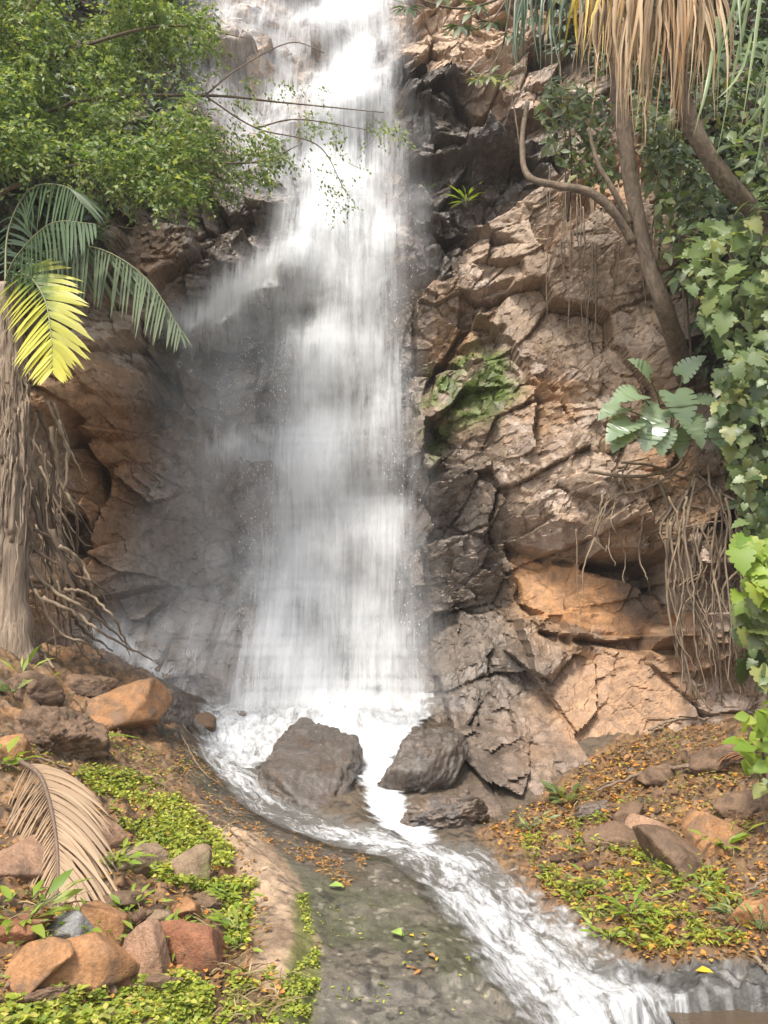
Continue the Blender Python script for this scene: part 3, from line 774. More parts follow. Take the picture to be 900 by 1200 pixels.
def rock_shape(seed, planes=11, soft=.06, rough=.05, lo=False, round_=0.0, frac=0.0):
    r = np.random.default_rng(seed)
    n = norm(np.concatenate([[[0, 0, 1], [0, -1, .25], [1, -.2, 0], [-1, -.1, .1], [0, 1, 0], [0, 0, -1]] + r.normal(0, .34, (6, 3)), r.normal(0, 1, (planes - 3, 3))]))
    d = r.uniform(.62, 1.0, len(n))
    U = ICO3_V if lo else (ICO6_V if frac else ICO_V)
    q = U @ n.T; rr = np.where(q > .05, d / np.maximum(q, .05), 9)
    k = 1 / soft
    R = -np.log(np.exp(-k * np.minimum(rr, 4)).sum(1)) / k
    R = R * (1 - round_) + .85 * round_
    R = np.clip(R, .3, 1.3)
    rough = rough * 1.5
    R = R * (1 + rough * fbm(U[:, 0] * 2.5 + seed, U[:, 1] * 2.5, U[:, 2] * 2.5, 5, seed) + .35 * rough * fbm(U[:, 0] * 11 + seed, U[:, 1] * 11, U[:, 2] * 11, 3, seed + 5))
    if frac:
        for sc, am, tl, sd in ((1.7, .22, .30, 1), (4.2, .09, .13, 2), (10, .03, .05, 3)):
            p = U * R[:, None] * sc + .25 * np.stack([fbm(U[:, 0] * 2, U[:, 1] * 2, U[:, 2] * 2, 3, seed + 30 + k) for k in range(3)], -1)
            o_, t_, e_ = cells3(p, seed * 7 + sd)
            R = R + frac * (am * o_ + tl * t_ - .25 * am * (1 - sstep(0, .12, e_)))
    return U * R[:, None], (ICO3_F if lo else (ICO6_F if frac else ICO_F))

ROCKM = {
    'brick': simple_rock('brick_red_rock', (.20, .075, .038), (.34, .15, .075), .8, 10, .03),
    'orange': simple_rock('orange_rock', (.28, .125, .045), (.44, .235, .105), .7, 9, .03, (.20, .12, .07)),
    'pink': simple_rock('pinkish_rock', (.27, .15, .085), (.40, .245, .155), .8, 10, .03),
    'brown': simple_rock('brown_rock', (.12, .07, .04), (.24, .15, .09), .7, 9, .03, (.09, .055, .03)),
    'tan': simple_rock('tan_rock', (.19, .125, .075), (.32, .225, .14), .8, 10, .03, (.16, .15, .05)),
    'grey': simple_rock('blue_grey_rock', (.19, .19, .19), (.33, .32, .31), .7, 11, .03),
    'wet': simple_rock('wet_grey_rock', (.06, .05, .043), (.16, .135, .115), .26, 8, .022),
    'wetbrown': simple_rock('wet_brown_rock', (.08, .06, .046), (.21, .155, .115), .3, 8, .022, (.11, .095, .085)),
}
def rock(px, py, wpx, hpx, kind, label, seed, name='rock', group=None, dep=.8, rz=None, tilt=(0, 0), sink=.44, round_=0.0, rough=.05, planes=11, soft=.05, frac=0.0):
    p, n, dist = hit(px, py + hpx * .32)
    s = dist / F
    w, h = wpx * s * .5, hpx * s * .42
    V, Fc = rock_shape(seed, planes, soft, rough, False, round_, frac)
    r = np.random.default_rng(seed + 900)
    R = rot(tilt[0] + r.normal(0, .16), tilt[1] + r.normal(0, .16), r.uniform(-.7, .7) if rz is None else rz)
    V = (V * [w * 1.12, w * 1.12 * dep, h * 1.1]) @ R.T
    c = p + [0, w * dep * .55, h * (1 - 2 * sink) * .6]
    mb = MB(); mb.add(V + c, Fc)
    o = mb.build(name, ROCKM[kind], None, True)
    tag(o, label, 'boulder' if name == 'boulder' else 'rock', group)
    return o, c, V + c
LB, RB = 'rocks on the left bank', 'rocks on the right bank'
rock(364, 915, 142, 88, 'wet', 'dark wet boulder that splits the white stream in two', 11, 'boulder', dep=1.7, sink=.40, rough=.07, soft=.05, planes=14, tilt=(0.25, .3), frac=.32)
rock(500, 895, 74, 100, 'wet', 'wet grey boulder at the cliff foot directly right of the stream', 12, 'boulder', dep=1.8, sink=.33, rough=.07, soft=.03, planes=16, tilt=(.4, -.1), frac=.32)
rock(528, 950, 84, 52, 'wetbrown', 'low wet brown rock at the cliff toe sloping into the stream', 13, 'boulder', dep=1.3, sink=.42, rough=.08, soft=.03, planes=18, tilt=(.25, -.2), frac=.32)
rock(140, 826, 84, 72, 'orange', 'orange block with a dark undercut standing above the green frond', 15, 'boulder', LB, dep=.8, sink=.2, planes=9, rz=.2, soft=.022, rough=.028)
rock(192, 818, 52, 66, 'wet', 'dark wet rock beside the orange block near the water', 16, 'rock', LB, sink=.44, rough=.1, frac=.32)
rock(45, 850, 96, 76, 'brown', 'broad brown earthy rock above the dead palm frond', 17, 'boulder', LB, sink=.35, rough=.12, frac=.35)
rock(8, 872, 44, 50, 'orange', 'orange brown rock at the far left above the dead frond', 18, 'rock', LB, sink=.44, soft=.022, rough=.028)
rock(90, 795, 60, 40, 'brown', 'flat brown rock under the palm roots', 19, 'rock', LB, sink=.44, rough=.1)
rock(20, 800, 60, 50, 'brown', 'mossy brown rock at the foot of the palm trunk', 20, 'rock', LB, sink=.35, rough=.1)
rock(276, 836, 26, 15, 'brown', 'small brown stone in the water at the head of the stream', 21, 'rock', None, sink=.44)
rock(236, 842, 30, 24, 'brown', 'small brown stone caught in twigs left of the stream head', 22, 'rock', LB, sink=.44)
rock(212, 1106, 87, 60, 'brick', 'flat topped brick red block, largest stone of the rubble', 23, 'rock', LB, dep=.6, sink=.27, planes=8, rz=-.1, soft=.022, rough=.028)
rock(163, 1118, 73, 62, 'pink', 'pale pinkish stone leaning against the brick red block', 24, 'rock', LB, dep=.6, sink=.27, planes=9, tilt=(-.2, .3), soft=.022, rough=.028)
rock(92, 1122, 94, 78, 'orange', 'big bright orange slab leaning in the rubble', 25, 'rock', LB, dep=.55, sink=.27, planes=9, tilt=(-.3, -.35), soft=.022, rough=.028)
rock(28, 1138, 99, 46, 'orange', 'long tilted orange slab below the leafy tuft at left', 26, 'rock', LB, dep=.5, sink=.3, planes=8, tilt=(0, -.55), soft=.022, rough=.028)
rock(14, 1086, 64, 26, 'brick', 'red brown stone behind the leafy tuft at left', 27, 'rock', LB, sink=.44, planes=9, soft=.022, rough=.028)
rock(82, 1086, 42, 35, 'grey', 'only blue grey stone among the orange rubble', 28, 'rock', LB, sink=.27, planes=9, soft=.022, rough=.028)
rock(118, 1078, 63, 46, 'orange', 'mossy orange brown stone right of the blue grey stone', 29, 'rock', LB, sink=.3, planes=9, tilt=(0, .3), soft=.022, rough=.028)
rock(215, 1064, 40, 28, 'orange', 'small bright orange stone behind the brick red block', 30, 'rock', LB, sink=.27, planes=8, soft=.022, rough=.028)
rock(128, 1054, 48, 20, 'brown', 'brown stone at the tip of the dead frond', 31, 'rock', LB, sink=.44)
rock(182, 1078, 37, 25, 'tan', 'small mossy tan stone between orange stones', 32, 'rock', LB, sink=.3)
rock(242, 1058, 30, 21, 'brown', 'small brown stone next to the tan slab edge', 33, 'rock', LB, sink=.3)
rock(256, 1086, 28, 28, 'brown', 'small brown stone right of the brick red block', 34, 'rock', LB, sink=.3)
rock(152, 1004, 74, 44, 'tan', 'pinkish tan boulder half hidden by bright moss', 35, 'boulder', LB, sink=.35, round_=.15, rough=.08)
rock(212, 1012, 58, 46, 'tan', 'tan stone buried in bright green ground cover', 36, 'rock', LB, sink=.4, round_=.15, rough=.08)
rock(118, 975, 46, 46, 'pink', 'pinkish brown rock under the right side of the dead frond', 37, 'rock', LB, sink=.44, planes=9, soft=.022, rough=.028)
rock(25, 1000, 110, 50, 'pink', 'large pinkish rock covered by the dead palm frond', 38, 'boulder', LB, sink=.8, planes=9, soft=.022, rough=.028)
rock(158, 1072, 26, 14, 'brown', 'small dark brown stone in the middle of the rubble', 39, 'rock', LB, sink=.44)
rock(190, 1150, 40, 20, 'brown', 'low brown stone in the moss below the brick red block', 40, 'rock', LB, sink=.4)
rock(140, 1150, 34, 23, 'brick', 'small brick red stone below the pinkish stone', 41, 'rock', LB, sink=.35, soft=.022, rough=.028)
rock(52, 1170, 60, 23, 'brown', 'brown stone in the moss at the lower left corner', 42, 'rock', LB, sink=.4, frac=.35)
rock(740, 952, 34, 28, 'brown', 'small brown stone beside the yellow leaves on right bank', 51, 'rock', RB, sink=.44, planes=9)
rock(768, 968, 44, 32, 'pink', 'flat angular pinkish stone in middle of right bank', 52, 'rock', RB, sink=.39, planes=8, tilt=(.2, .3), soft=.022, rough=.028)
rock(802, 1002, 90, 50, 'brown', 'large flat brown slab on the right bank', 53, 'boulder', RB, sink=.35, planes=8, tilt=(.15, .25), soft=.035)
rock(838, 970, 66, 62, 'orange', 'orange brown stone with dark underside above the fern', 54, 'rock', RB, sink=.39, planes=8, tilt=(0, -.3), soft=.022, rough=.028)
rock(660, 977, 30, 14, 'brown', 'small flat brown stone among green shoots on right bank', 55, 'rock', RB, sink=.44)
rock(852, 880, 62, 48, 'brown', 'dark brown rock at the foot of the hanging roots', 56, 'rock', RB, sink=.44, rough=.1)
rock(890, 1066, 50, 42, 'orange', 'bright orange stone at right edge with a twig across', 57, 'rock', RB, sink=.39, planes=8, soft=.022, rough=.028)
rock(720, 985, 60, 30, 'brown', 'low brown slab left of the pinkish angular stone', 58, 'rock', RB, sink=.4, planes=9)
rock(700, 945, 40, 22, 'wetbrown', 'small wet brown stone below the smooth cliff foot', 59, 'rock', RB, sink=.35, frac=.32)
rock(775, 905, 50, 30, 'brown', 'brown stone under the long fallen branch', 60, 'rock', RB, sink=.35)
rock(880, 940, 50, 40, 'brown', 'brown rock beside the right edge behind the orange frond', 61, 'rock', RB, sink=.35, rough=.1)
# small stones: copies of six shapes
SM = []
for k in range(6):
    V, Fc = rock_shape(70 + k, 9, .04, .05, True)
    me = [mesh_from('small_stone', V * [1, .8, .6], [Fc], ROCKM[m], True) for m in ('brick', 'brown', 'pink', 'orange')]
    SM.append(me)
def stones(px, n, smin, smax, label, grp, kinds, seed):
    r = np.random.default_rng(seed); poly = np.array(px, float); c = 0
    while c < n:
        q = poly.min(0) + r.random(2) * np.ptp(poly, 0)
        if sdist(poly, np.array([q[0]]), np.array([q[1]]))[0] > 0: continue
        p, nn, d = hit(*q, 'g')
        o = bpy.data.objects.new('small_stone', SM[r.integers(6)][kinds[r.integers(len(kinds))]]); COL.objects.link(o)
        s = r.uniform(smin, smax) * (.6 if r.random() < .5 else 1)
        o.location = p + [0, 0, s * .15]; o.scale = (s, s, s); o.rotation_euler = (r.uniform(-.4, .4), r.uniform(-.4, .4), r.uniform(0, 6.28))
        tag(o, label, 'stone', grp); c += 1
stones([(0, 1040), (130, 1030), (270, 1050), (285, 1120), (230, 1150), (0, 1190)], 60, .02, .05, 'small reddish stone in the rubble among the orange slabs', 'small stones in the left rubble', [0, 1, 2, 3], 5)
stones([(620, 960), (720, 900), (850, 870), (900, 1100), (760, 1110), (640, 1020)], 60, .02, .06, 'small brown stone in the leaf litter of the right bank', 'small stones on the right bank', [1, 1, 2, 0], 6)
# ================================================================== plants
M_FINE = leaf_mat('fine_green_leaves', [(.09, .155, .05), (.15, .22, .07), (.21, .28, .10), (.29, .34, .16), (.12, .185, .05), (.06, .11, .03), (.33, .36, .12)], .5, .45)
M_PALE = leaf_mat('pale_sparse_leaves', [(.10, .14, .035), (.16, .19, .06), (.07, .10, .03), (.20, .22, .05)], .5, .4)
M_DARK = leaf_mat('dark_leaves', [(.03, .055, .02), (.05, .085, .03), (.075, .115, .04)], .45, .25)
M_MID = leaf_mat('mid_green_leaves', [(.055, .09, .03), (.09, .135, .04), (.14, .19, .07), (.10, .15, .045), (.20, .24, .12), (.07, .10, .03), (.24, .26, .08)], .45, .3, .6)
M_LITE = leaf_mat('light_green_leaves', [(.10, .155, .045), (.15, .21, .065), (.07, .11, .03), (.22, .27, .13), (.13, .19, .05), (.28, .30, .10)], .46, .35, .6)
M_BRIGHT = leaf_mat('bright_yellow_green_leaves', [(.18, .28, .03), (.25, .34, .04), (.14, .24, .03), (.30, .36, .06)], .5, .4)
M_BARK = bark_mat('brown_bark', (.065, .047, .032), (.23, .17, .115), (16, 16, 8), .02)
M_BARKL = bark_mat('grey_brown_bark', (.085, .065, .045), (.27, .20, .14), (16, 16, 7), .022)
M_ROOT = bark_mat('pale_root', (.12, .088, .058), (.30, .225, .15), (30, 30, 5), .004)
M_ROOTD = bark_mat('dark_root', (.05, .036, .024), (.15, .105, .07), (30, 30, 5), .004)
M_TWIG = bark_mat('dry_twig', (.09, .06, .04), (.24, .17, .11), (30, 30, 30), .003)

def inpoly(px, n, r):
    poly = np.array(px, float); out = []
    while len(out) < n:
        q = poly.min(0) + r.random((n * 3 + 10, 2)) * np.ptp(poly, 0)
        out.extend(q[sdist(poly, q[:, 0], q[:, 1]) < 0].tolist())
    return np.array(out[:n])
def PV(q, Y):
    u, v = (q[:, 0] - 450) / F, (600 - q[:, 1]) / F
    d = np.stack([u, cp - v * sp, sp + v * cp], -1)
    return CAM + d * (Y / d[:, 1])[:, None]
def cliffY(x, z):
    i = np.clip(np.searchsorted(cx, x), 0, len(cx) - 1); j = np.clip(np.searchsorted(cz, z), 0, len(cz) - 1)
    return CY[j, i]

def sprays(mb, pos, dirs, L, nl, ls, r, tmpl, drop=.35, flat=.5):
    """drooping leafy twigs: leaves alternate along each"""
    n = len(pos)
    t = (np.arange(nl) + .5) / nl
    L = np.broadcast_to(L, (n,))
    q = pos[:, None] + dirs[:, None] * (L[:, None] * t)[..., None]
    q[..., 2] -= drop * L[:, None] * t ** 2
    side = norm(np.cross(dirs, [0, 0, 1.0]) + r.normal(0, .15, (n, 3)))
    sgn = np.where(np.arange(nl) % 2, 1, -1)
    ld = norm(dirs[:, None] * .55 + side[:, None] * sgn[None, :, None] * .75 + r.normal(0, .28, (n, nl, 3)) + [0, 0, -.35])
    nr = norm(np.array([0, -.35, .8]) + r.normal(0, flat, (n, nl, 3)))
    q += r.normal(0, .012, q.shape)
    size = r.uniform(.65, 1.25, n * nl) * ls
    scatter(mb, tmpl[0], tmpl[1], q.reshape(-1, 3), frames(ld.reshape(-1, 3), nr.reshape(-1, 3)), size)

def leaves_in(mb, px, Y, dY, n, size, tmpl, r, droop=.5, face=.7, jit=.35, hug=None):
    q = inpoly(px, n, r)
    if hug is not None:
        p = PV(q, np.full(n, Y)); 
        for _ in range(12): p = PV(q, np.clip(cliffY(p[:, 0], p[:, 2]), 5, 15))
        p = p + [0, -1, .1] * r.uniform(hug[0], hug[1], (n, 1))
    else:
        p = PV(q, Y + r.uniform(-dY, dY, n))
    d = norm(np.stack([r.normal(0, .7, n), r.normal(-.25, .4, n), r.normal(-droop, .4, n)], -1))
    nr = norm(np.array([0, -face, .75]) + r.normal(0, jit, (n, 3)))
    scatter(mb, tmpl[0], tmpl[1], p, frames(d, nr), (.4 + 1.05 * r.random(n) ** 1.4) * size)
    return p

# ---- fine-leaved tree, upper left
r = np.random.default_rng(21)
T = thing('leafy_tree', P(-90, 520, 8.6), 'fine leaved bright green tree filling the upper left beside the fall', 'tree')
mb = MB()
mb.add(*tube(spline([P(-90, 540, 8.8), P(-80, 350, 8.8), P(-40, 180, 8.8), P(30, 40, 8.8), P(60, -120, 8.9)], 40), np.linspace(.12, .05, 40), 9, .15))
mb.build('trunk', M_BARK, T)
BR = [[P(-40, 180, 8.8), P(90, 120, 8.5), P(240, 112, 8.7), P(330, 120, 9.1), P(450, 132, 9.5)],
      [P(-60, 260, 8.8), P(60, 200, 8.4), P(180, 190, 8.4), P(300, 190, 8.7), P(350, 170, 9)],
      [P(0, 90, 8.8), P(110, 50, 8.3), P(200, 30, 8.3), P(290, 45, 8.8)],
      [P(20, 60, 8.8), P(80, -10, 8.5), P(150, -60, 8.5)],
      [P(240, 112, 8.7), P(300, 150, 8.7), P(372, 170, 9.0), P(405, 225, 9.1)],
      [P(240, 112, 8.7), P(280, 80, 9), P(340, 50, 9.3), P(380, 62, 9.5)],
      [P(300, 150, 8.7), P(350, 140, 9.1), P(430, 152, 9.6)]]
for k, b in enumerate(BR):
    m = MB(); s = spline(b, 30); m.add(*tube(s, np.linspace(.03 if k < 4 else .011, .005, 30), 6, .2, k)); m.build('branch', M_BARK, T)
mb = MB(); SL = small_leaf_t(.27)
crown = [(-60, -60), (250, -60), (243, 40), (250, 62), (232, 100), (222, 128), (250, 150), (228, 205), (232, 235), (190, 242), (150, 225), (110, 215), (60, 190), (-60, 230)]
q = inpoly(crown, 3700, r)
cl = fbm(q[:, 0] / 42, q[:, 1] / 36, 3, 3, 500)
q = q[cl > -.10 + .12 * (r.random(len(q)) - .5)]
Y = 8.4 + .5 * fbm(q[:, 0] / 60, q[:, 1] / 60, 7, 3, 501) * 2 + r.uniform(-.45, .6, len(q))
p = PV(q, Y)
d = norm(np.stack([r.normal(.25, .6, len(p)), r.normal(-.3, .5, len(p)), r.normal(-.15, .45, len(p))], -1))
sprays(mb, p, d, r.uniform(.18, .42, len(p)), 14, .064, r, SL)
for px, n, ls in [([(215, 150), (320, 158), (342, 188), (300, 212), (240, 236), (190, 220)], 300, .058), ([(232, 60), (290, 95), (300, 140), (240, 150)], 26, .05),
                  ([(270, 90), (370, 80), (375, 110), (290, 112)], 20, .045), ([(340, 128), (395, 130), (400, 170), (350, 165)], 26, .05), ([(345, 165), (412, 190), (412, 250), (385, 262), (350, 200)], 30, .045), ([(425, 138), (475, 140), (470, 162), (430, 160)], 22, .05)]:
    q = inpoly(px, n, r); p = PV(q, r.uniform(8.5, 9.3, n) if q[:, 0].mean() < 330 else r.uniform(9, 9.6, n))
    d = norm(np.stack([r.normal(.5, .5, n), r.normal(-.2, .4, n), r.normal(-.35, .3, n)], -1))
    sprays(mb, p, d, r.uniform(.14, .3, n), 10, ls, r, SL, .3)
mb.build('crown', M_FINE, T, False)

# foliage behind the tree and behind the climbers: a mass of dark leaves on the rock
mb = MB(); LF = leaf_t()
leaves_in(mb, [(-60, -60), (245, -60), (235, 150), (215, 215), (150, 250), (110, 300), (40, 330), (-60, 350)], 10, 0, 5600, .14, LF, r, hug=(.02, .5))
o = mb.build('foliage', M_DARK, None, False); tag(o, 'dark leaves covering the rock behind the fine leaved tree', None, None, 'stuff')
mb = MB()
leaves_in(mb, [(640, 60), (720, 110), (770, 200), (800, 300), (815, 420), (850, 500), (865, 640), (1090, 680), (1090, -60), (650, -60)], 10, 0, 12000, .15, LF, r, hug=(.02, .45))
o = mb.build('foliage', M_DARK, None, False); tag(o, 'dark leaves covering the rock behind the climbers on the right', None, None, 'stuff')

def strap(mb, s, e, w, r, bow=(0, 0, 0), seg=9, curl=.02):
    s, e = np.asarray(s, float), np.asarray(e, float)
    t = np.linspace(0, 1, seg + 1)[:, None]
    c = s + (e - s) * t + np.asarray(bow) * (np.sin(np.pi * t))
    c = c + np.cumsum(r.normal(0, curl, c.shape) * (t > 0), 0) * .3
    Tn = norm(np.gradient(c, axis=0)); sd_ = norm(np.cross(Tn, np.array([r.normal(0, .5), -1, r.normal(0, .4)])))
    wd = w * np.clip(np.minimum(1, (1 - t) * 2.2), .06, 1)
    nm = np.cross(sd_, Tn)
    V = np.concatenate([c + sd_ * wd, c + nm * wd * .4, c - sd_ * wd]); q = seg + 1; j = np.arange(seg)
    mb.add(V, np.concatenate([np.stack([j, j + 1, q + j + 1, q + j], -1), np.stack([q + j, q + j + 1, 2 * q + j + 1, 2 * q + j], -1)]))

# ---- palm on the left edge
def frond(root, name, pts, ll, n, m, droop=.3, nrm=(0, -.3, 1), width=.02, spread=.9, seg=5, prof=None, rr=.012, label=None, fwd=.5, mr=None, jit=.06, seed=0, hang=0.0):
    r = np.random.default_rng(seed)
    path = spline(pts, 60); Tn = norm(np.gradient(path, axis=0))
    mbs = MB(); mbs.add(*tube(path, np.linspace(rr, rr * .25, 60), 6), 0.0)
    mbl = MB()
    for i in range(n):
        t = .08 + .92 * i / (n - 1); k = min(int(t * 59), 59)
        L = ll * (np.interp(t, *prof) if prof else (.35 + .65 * math.sin(math.pi * min(1, .15 + t * .85)) ** .7))
        for s in (-1, 1):
            T_ = Tn[k]; up = norm(np.array(nrm, float) + r.normal(0, jit, 3)); side = norm(np.cross(T_, up)) * s
            f = fwd * (.5 + .9 * t)
            d = norm(side * spread + T_ * f + r.normal(0, jit, 3) + np.array([0, 0, -hang]))
            u = np.linspace(0, 1, seg + 1)[:, None]
            l = L * r.uniform(.88, 1.08)
            c = path[k] + d * l * u + np.array([0, 0, -1.0]) * droop * l * u ** 2 * r.uniform(.7, 1.3)
            wd = width * np.sin(np.pi * np.clip(.12 + u * .88, 0, 1)) ** .7
            wv = norm(np.cross(d, norm(np.cross(side, T_) * s + 1e-6))) 
            wv = norm(T_ * .9 + up * .25 * s - d * (T_ @ d) * .9)
            a, b = c + wv * wd, c - wv * wd
            Vv = np.concatenate([a, b, c + np.array([0, 0, .25]) * wd]); j = np.arange(seg); q = seg + 1
            Fq = np.concatenate([np.stack([j, j + 1, 2 * q + j + 1, 2 * q + j], -1), np.stack([2 * q + j, 2 * q + j + 1, q + j + 1, q + j], -1)])
            mbl.add(Vv, Fq, np.tile(np.clip(t * .6 + .4 * u[:, 0], 0, 1), 3))
    o = mbl.build(name, m, root, True)
    if label: o['label'] = label
    mbs.build('rachis', mr or m, o, True)
    return o
def leaf_t_mat(name, stops, rough=.4, trans=.35):
    m, nt, out = mat(name)
    b = N(nt, 'ShaderNodeBsdfPrincipled'); b.inputs['Roughness'].default_value = rough
    t_ = N(nt, 'ShaderNodeAttribute', attribute_name='t').outputs['Fac']
    co = N(nt, 'ShaderNodeTexCoord').outputs['Object']
    f = math_n(nt, 'ADD', t_, math_n(nt, 'MULTIPLY', math_n(nt, 'SUBTRACT', noise_n(nt, 9, 4, .6, co), .5), .35))
    col = ramp(nt, f, stops)
    g = N(nt, 'ShaderNodeNewGeometry')
    col = mixc(nt, .7, col, ramp(nt, g.outputs['Random Per Island'], [(0, (.75, .75, .75)), (1, (1.2, 1.2, 1.2))]), 'MULTIPLY')
    nt.links.new(col, b.inputs['Base Color'])
    t = N(nt, 'ShaderNodeBsdfTranslucent'); nt.links.new(col, t.inputs[0])
    mx = N(nt, 'ShaderNodeMixShader'); mx.inputs[0].default_value = trans
    nt.links.new(b.outputs[0], mx.inputs[1]); nt.links.new(t.outputs[0], mx.inputs[2]); nt.links.new(mx.outputs[0], out.inputs[0])
    return m
M_FROND = leaf_t_mat('palm_frond_green', [(0, (.14, .19, .10)), (1, (.23, .28, .18))], .42)
M_FROND_SHADE = leaf_t_mat('palm_frond_painted_shade', [(0, (.055, .095, .042)), (1, (.10, .15, .07))], .42)  # frond green darkened, shade painted into the leaf colour
M_FRONDY = leaf_t_mat('palm_frond_yellowing', [(.0, (.06, .11, .02)), (.28, (.10, .17, .02)), (.45, (.50, .50, .07)), (1, (.70, .64, .14))], .42, .45)
M_FRONDB = leaf_t_mat('palm_frond_dead', [(0, (.28, .19, .11)), (.5, (.38, .265, .165)), (1, (.48, .36, .23))], .7, .2)
M_RACH = bark_mat('frond_stalk', (.10, .12, .05), (.2, .2, .09), (30, 30, 6), .002, .5)
M_RACHB = bark_mat('dead_frond_stalk', (.09, .06, .04), (.2, .14, .10), (30, 30, 6), .003, .7)
base = P(14, 770, 7.9); base[2] = gz(base[0], base[1]) - .1
PT = thing('palm_tree', base, 'palm with shaggy brown trunk, one yellowing frond and spreading roots', 'palm')
tk = spline([base, P(10, 640, 7.8), P(16, 520, 7.75), P(14, 430, 7.7), P(6, 335, 7.7)], 60)
mb = MB(); mb.add(*tube(tk, np.interp(np.linspace(0, 1, 60), [0, .15, .4, .8, 1], [.25, .15, .12, .125, .10]), 22, .28, 3))
# old leaf bases and fibre wrapped on the trunk
for k in range(110):
    a = r.uniform(0, 2 * np.pi); i0 = r.integers(8, 46); n = int(r.integers(6, 16)); i1 = min(i0 + n, 59)
    rad = np.interp(i0 / 59, [0, .4, 1], [.17, .122, .11])
    off = np.array([math.cos(a), math.sin(a), 0]) * rad
    pts = tk[i0:i1] + off * np.linspace(.95, 1.12, i1 - i0)[:, None] + r.normal(0, .006, (i1 - i0, 3))
    mb.add(*tube(pts, np.linspace(.034, .006, len(pts)) * r.uniform(.35, 1.1), 5, .35, k))
for k in range(150):
    a = r.uniform(0, 2 * np.pi); i0 = r.integers(14, 58); rad = np.interp(i0 / 59, [0, .4, 1], [.19, .13, .115])
    q_ = tk[i0] + np.array([math.cos(a), math.sin(a), 0]) * rad
    strap(mb, q_, q_ + np.array([math.cos(a) * r.uniform(0, .07), math.sin(a) * r.uniform(0, .07), -r.uniform(.15, .5)]), r.uniform(.003, .011), r, [math.cos(a) * .03, math.sin(a) * .03, 0], 6, .02)
mb.build('trunk', bark_mat('shaggy_palm_bark', (.10, .07, .047), (.42, .32, .23), (26, 26, 2.0), .03), PT)
frond(PT, 'frond', [P(4, 335, 7.65), P(30, 322, 7.3), P(52, 350, 6.95), P(60, 395, 6.75), P(61, 432, 6.65)], .47, 40, M_FRONDY, .22, (0.05, -1, .5), .024, .9, fwd=.8, mr=M_RACH, label='broad frond turned bright yellow towards its tip', prof=([0, .3, .7, 1], [.75, 1, .85, .35]), seed=1)
frond(PT, 'frond', [P(6, 335, 7.7), P(50, 298, 7.75), P(110, 290, 7.65), P(170, 325, 7.5), P(215, 392, 7.35)], .56, 46, M_FROND, .25, (-.3, -.9, .45), .0155, .55, fwd=.3, mr=M_RACH, label='grey green frond arching out towards the water', hang=.95, prof=([0, .15, .5, .8, 1], [.35, .8, 1, .8, .3]), seed=2)
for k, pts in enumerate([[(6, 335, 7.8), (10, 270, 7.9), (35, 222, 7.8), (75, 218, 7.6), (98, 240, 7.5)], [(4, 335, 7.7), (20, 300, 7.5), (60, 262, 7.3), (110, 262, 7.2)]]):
    frond(PT, 'frond', [P(*q) for q in pts], .55, 34, M_FROND_SHADE, .35, (.1 * k - .2, -.7, .7), .016, .75, fwd=.5, mr=M_RACH, hang=.55, seed=3 + k, label='frond with shade painted into its dark green')
ROOTS = [[(30, 560), (60, 640), (95, 690), (130, 745)], [(25, 600), (48, 650), (70, 700), (80, 760)], [(20, 640), (60, 690), (110, 720), (160, 765)], [(40, 620), (75, 640), (100, 680), (118, 740)], [(30, 660), (40, 700), (52, 735), (55, 770)],
         [(15, 680), (30, 720), (40, 750), (60, 785)], [(45, 480), (62, 540), (60, 600), (66, 650)], [(55, 470), (78, 530), (75, 590), (82, 640)], [(60, 500), (70, 560), (90, 610), (88, 660)], [(35, 640), (80, 670), (120, 690), (150, 720)], [(50, 700), (90, 720), (125, 745), (180, 775)], [(40, 690), (70, 740), (105, 755), (120, 775)], [(48, 560), (52, 620), (60, 680), (70, 740)], [(70, 640), (95, 660), (110, 700), (100, 750)], [(75, 690), (110, 700), (140, 735), (150, 770)], [(62, 620), (85, 690), (90, 730), (130, 765)]]
for k, px in enumerate(ROOTS):
    pts = []
    for j, (x, y) in enumerate(px):
        p, n, dd = hit(x, y); p = p + n * .03
        lim = 7.9 + .5 * j / 3
        pts.append(P(x, y, min(p[1], lim)) if j < 3 else p)
    m = MB(); s = spline(pts, 26); s[1:-1] += r.normal(0, .008, (24, 3))
    m.add(*tube(s, np.linspace(.032, .012, 26) * r.uniform(.5, 1.1), 6, .3, k)); m.build('root', M_ROOT if k % 3 else M_ROOTD, PT)

# ---- two strap-leaved trees, upper right
M_DEAD = leaf_mat('dead_strap_leaves', [(.30, .20, .105), (.42, .30, .17), (.20, .13, .07), (.52, .41, .26), (.36, .21, .09)], .65, .2, .4, (1.2, 1, .8))
M_YEL = leaf_mat('yellowing_strap_leaves', [(.55, .36, .04), (.60, .45, .06), (.45, .30, .08)], .5, .35)
M_STRAPG = leaf_mat('green_strap_leaves', [(.06, .10, .055), (.10, .15, .09), (.07, .11, .07)], .4, .3)
M_STRAPL = leaf_mat('pale_green_strap_leaves', [(.16, .22, .09), (.24, .30, .15), (.12, .18, .06)], .4, .35)
q0, n0_, _ = hit(806, 436)
A = thing('strap_leaf_tree', q0, 'leaning brown trunk rooted in the right cliff under a short dead leaf skirt', 'tree', 'strap leaved trees on the right')
tkA = spline([q0 + [0.02, .1, -.1], P(782, 370, 8.85), P(757, 300, 8.7), P(740, 215, 8.55), P(728, 130, 8.45), P(716, 20, 8.4), P(705, -120, 8.4)], 60)
mb = MB(); mb.add(*tube(tkA, np.interp(np.linspace(0, 1, 60), [0, .3, 1], [.105, .085, .08]), 16, .26, 5)); mb.build('trunk', M_BARKL, A)
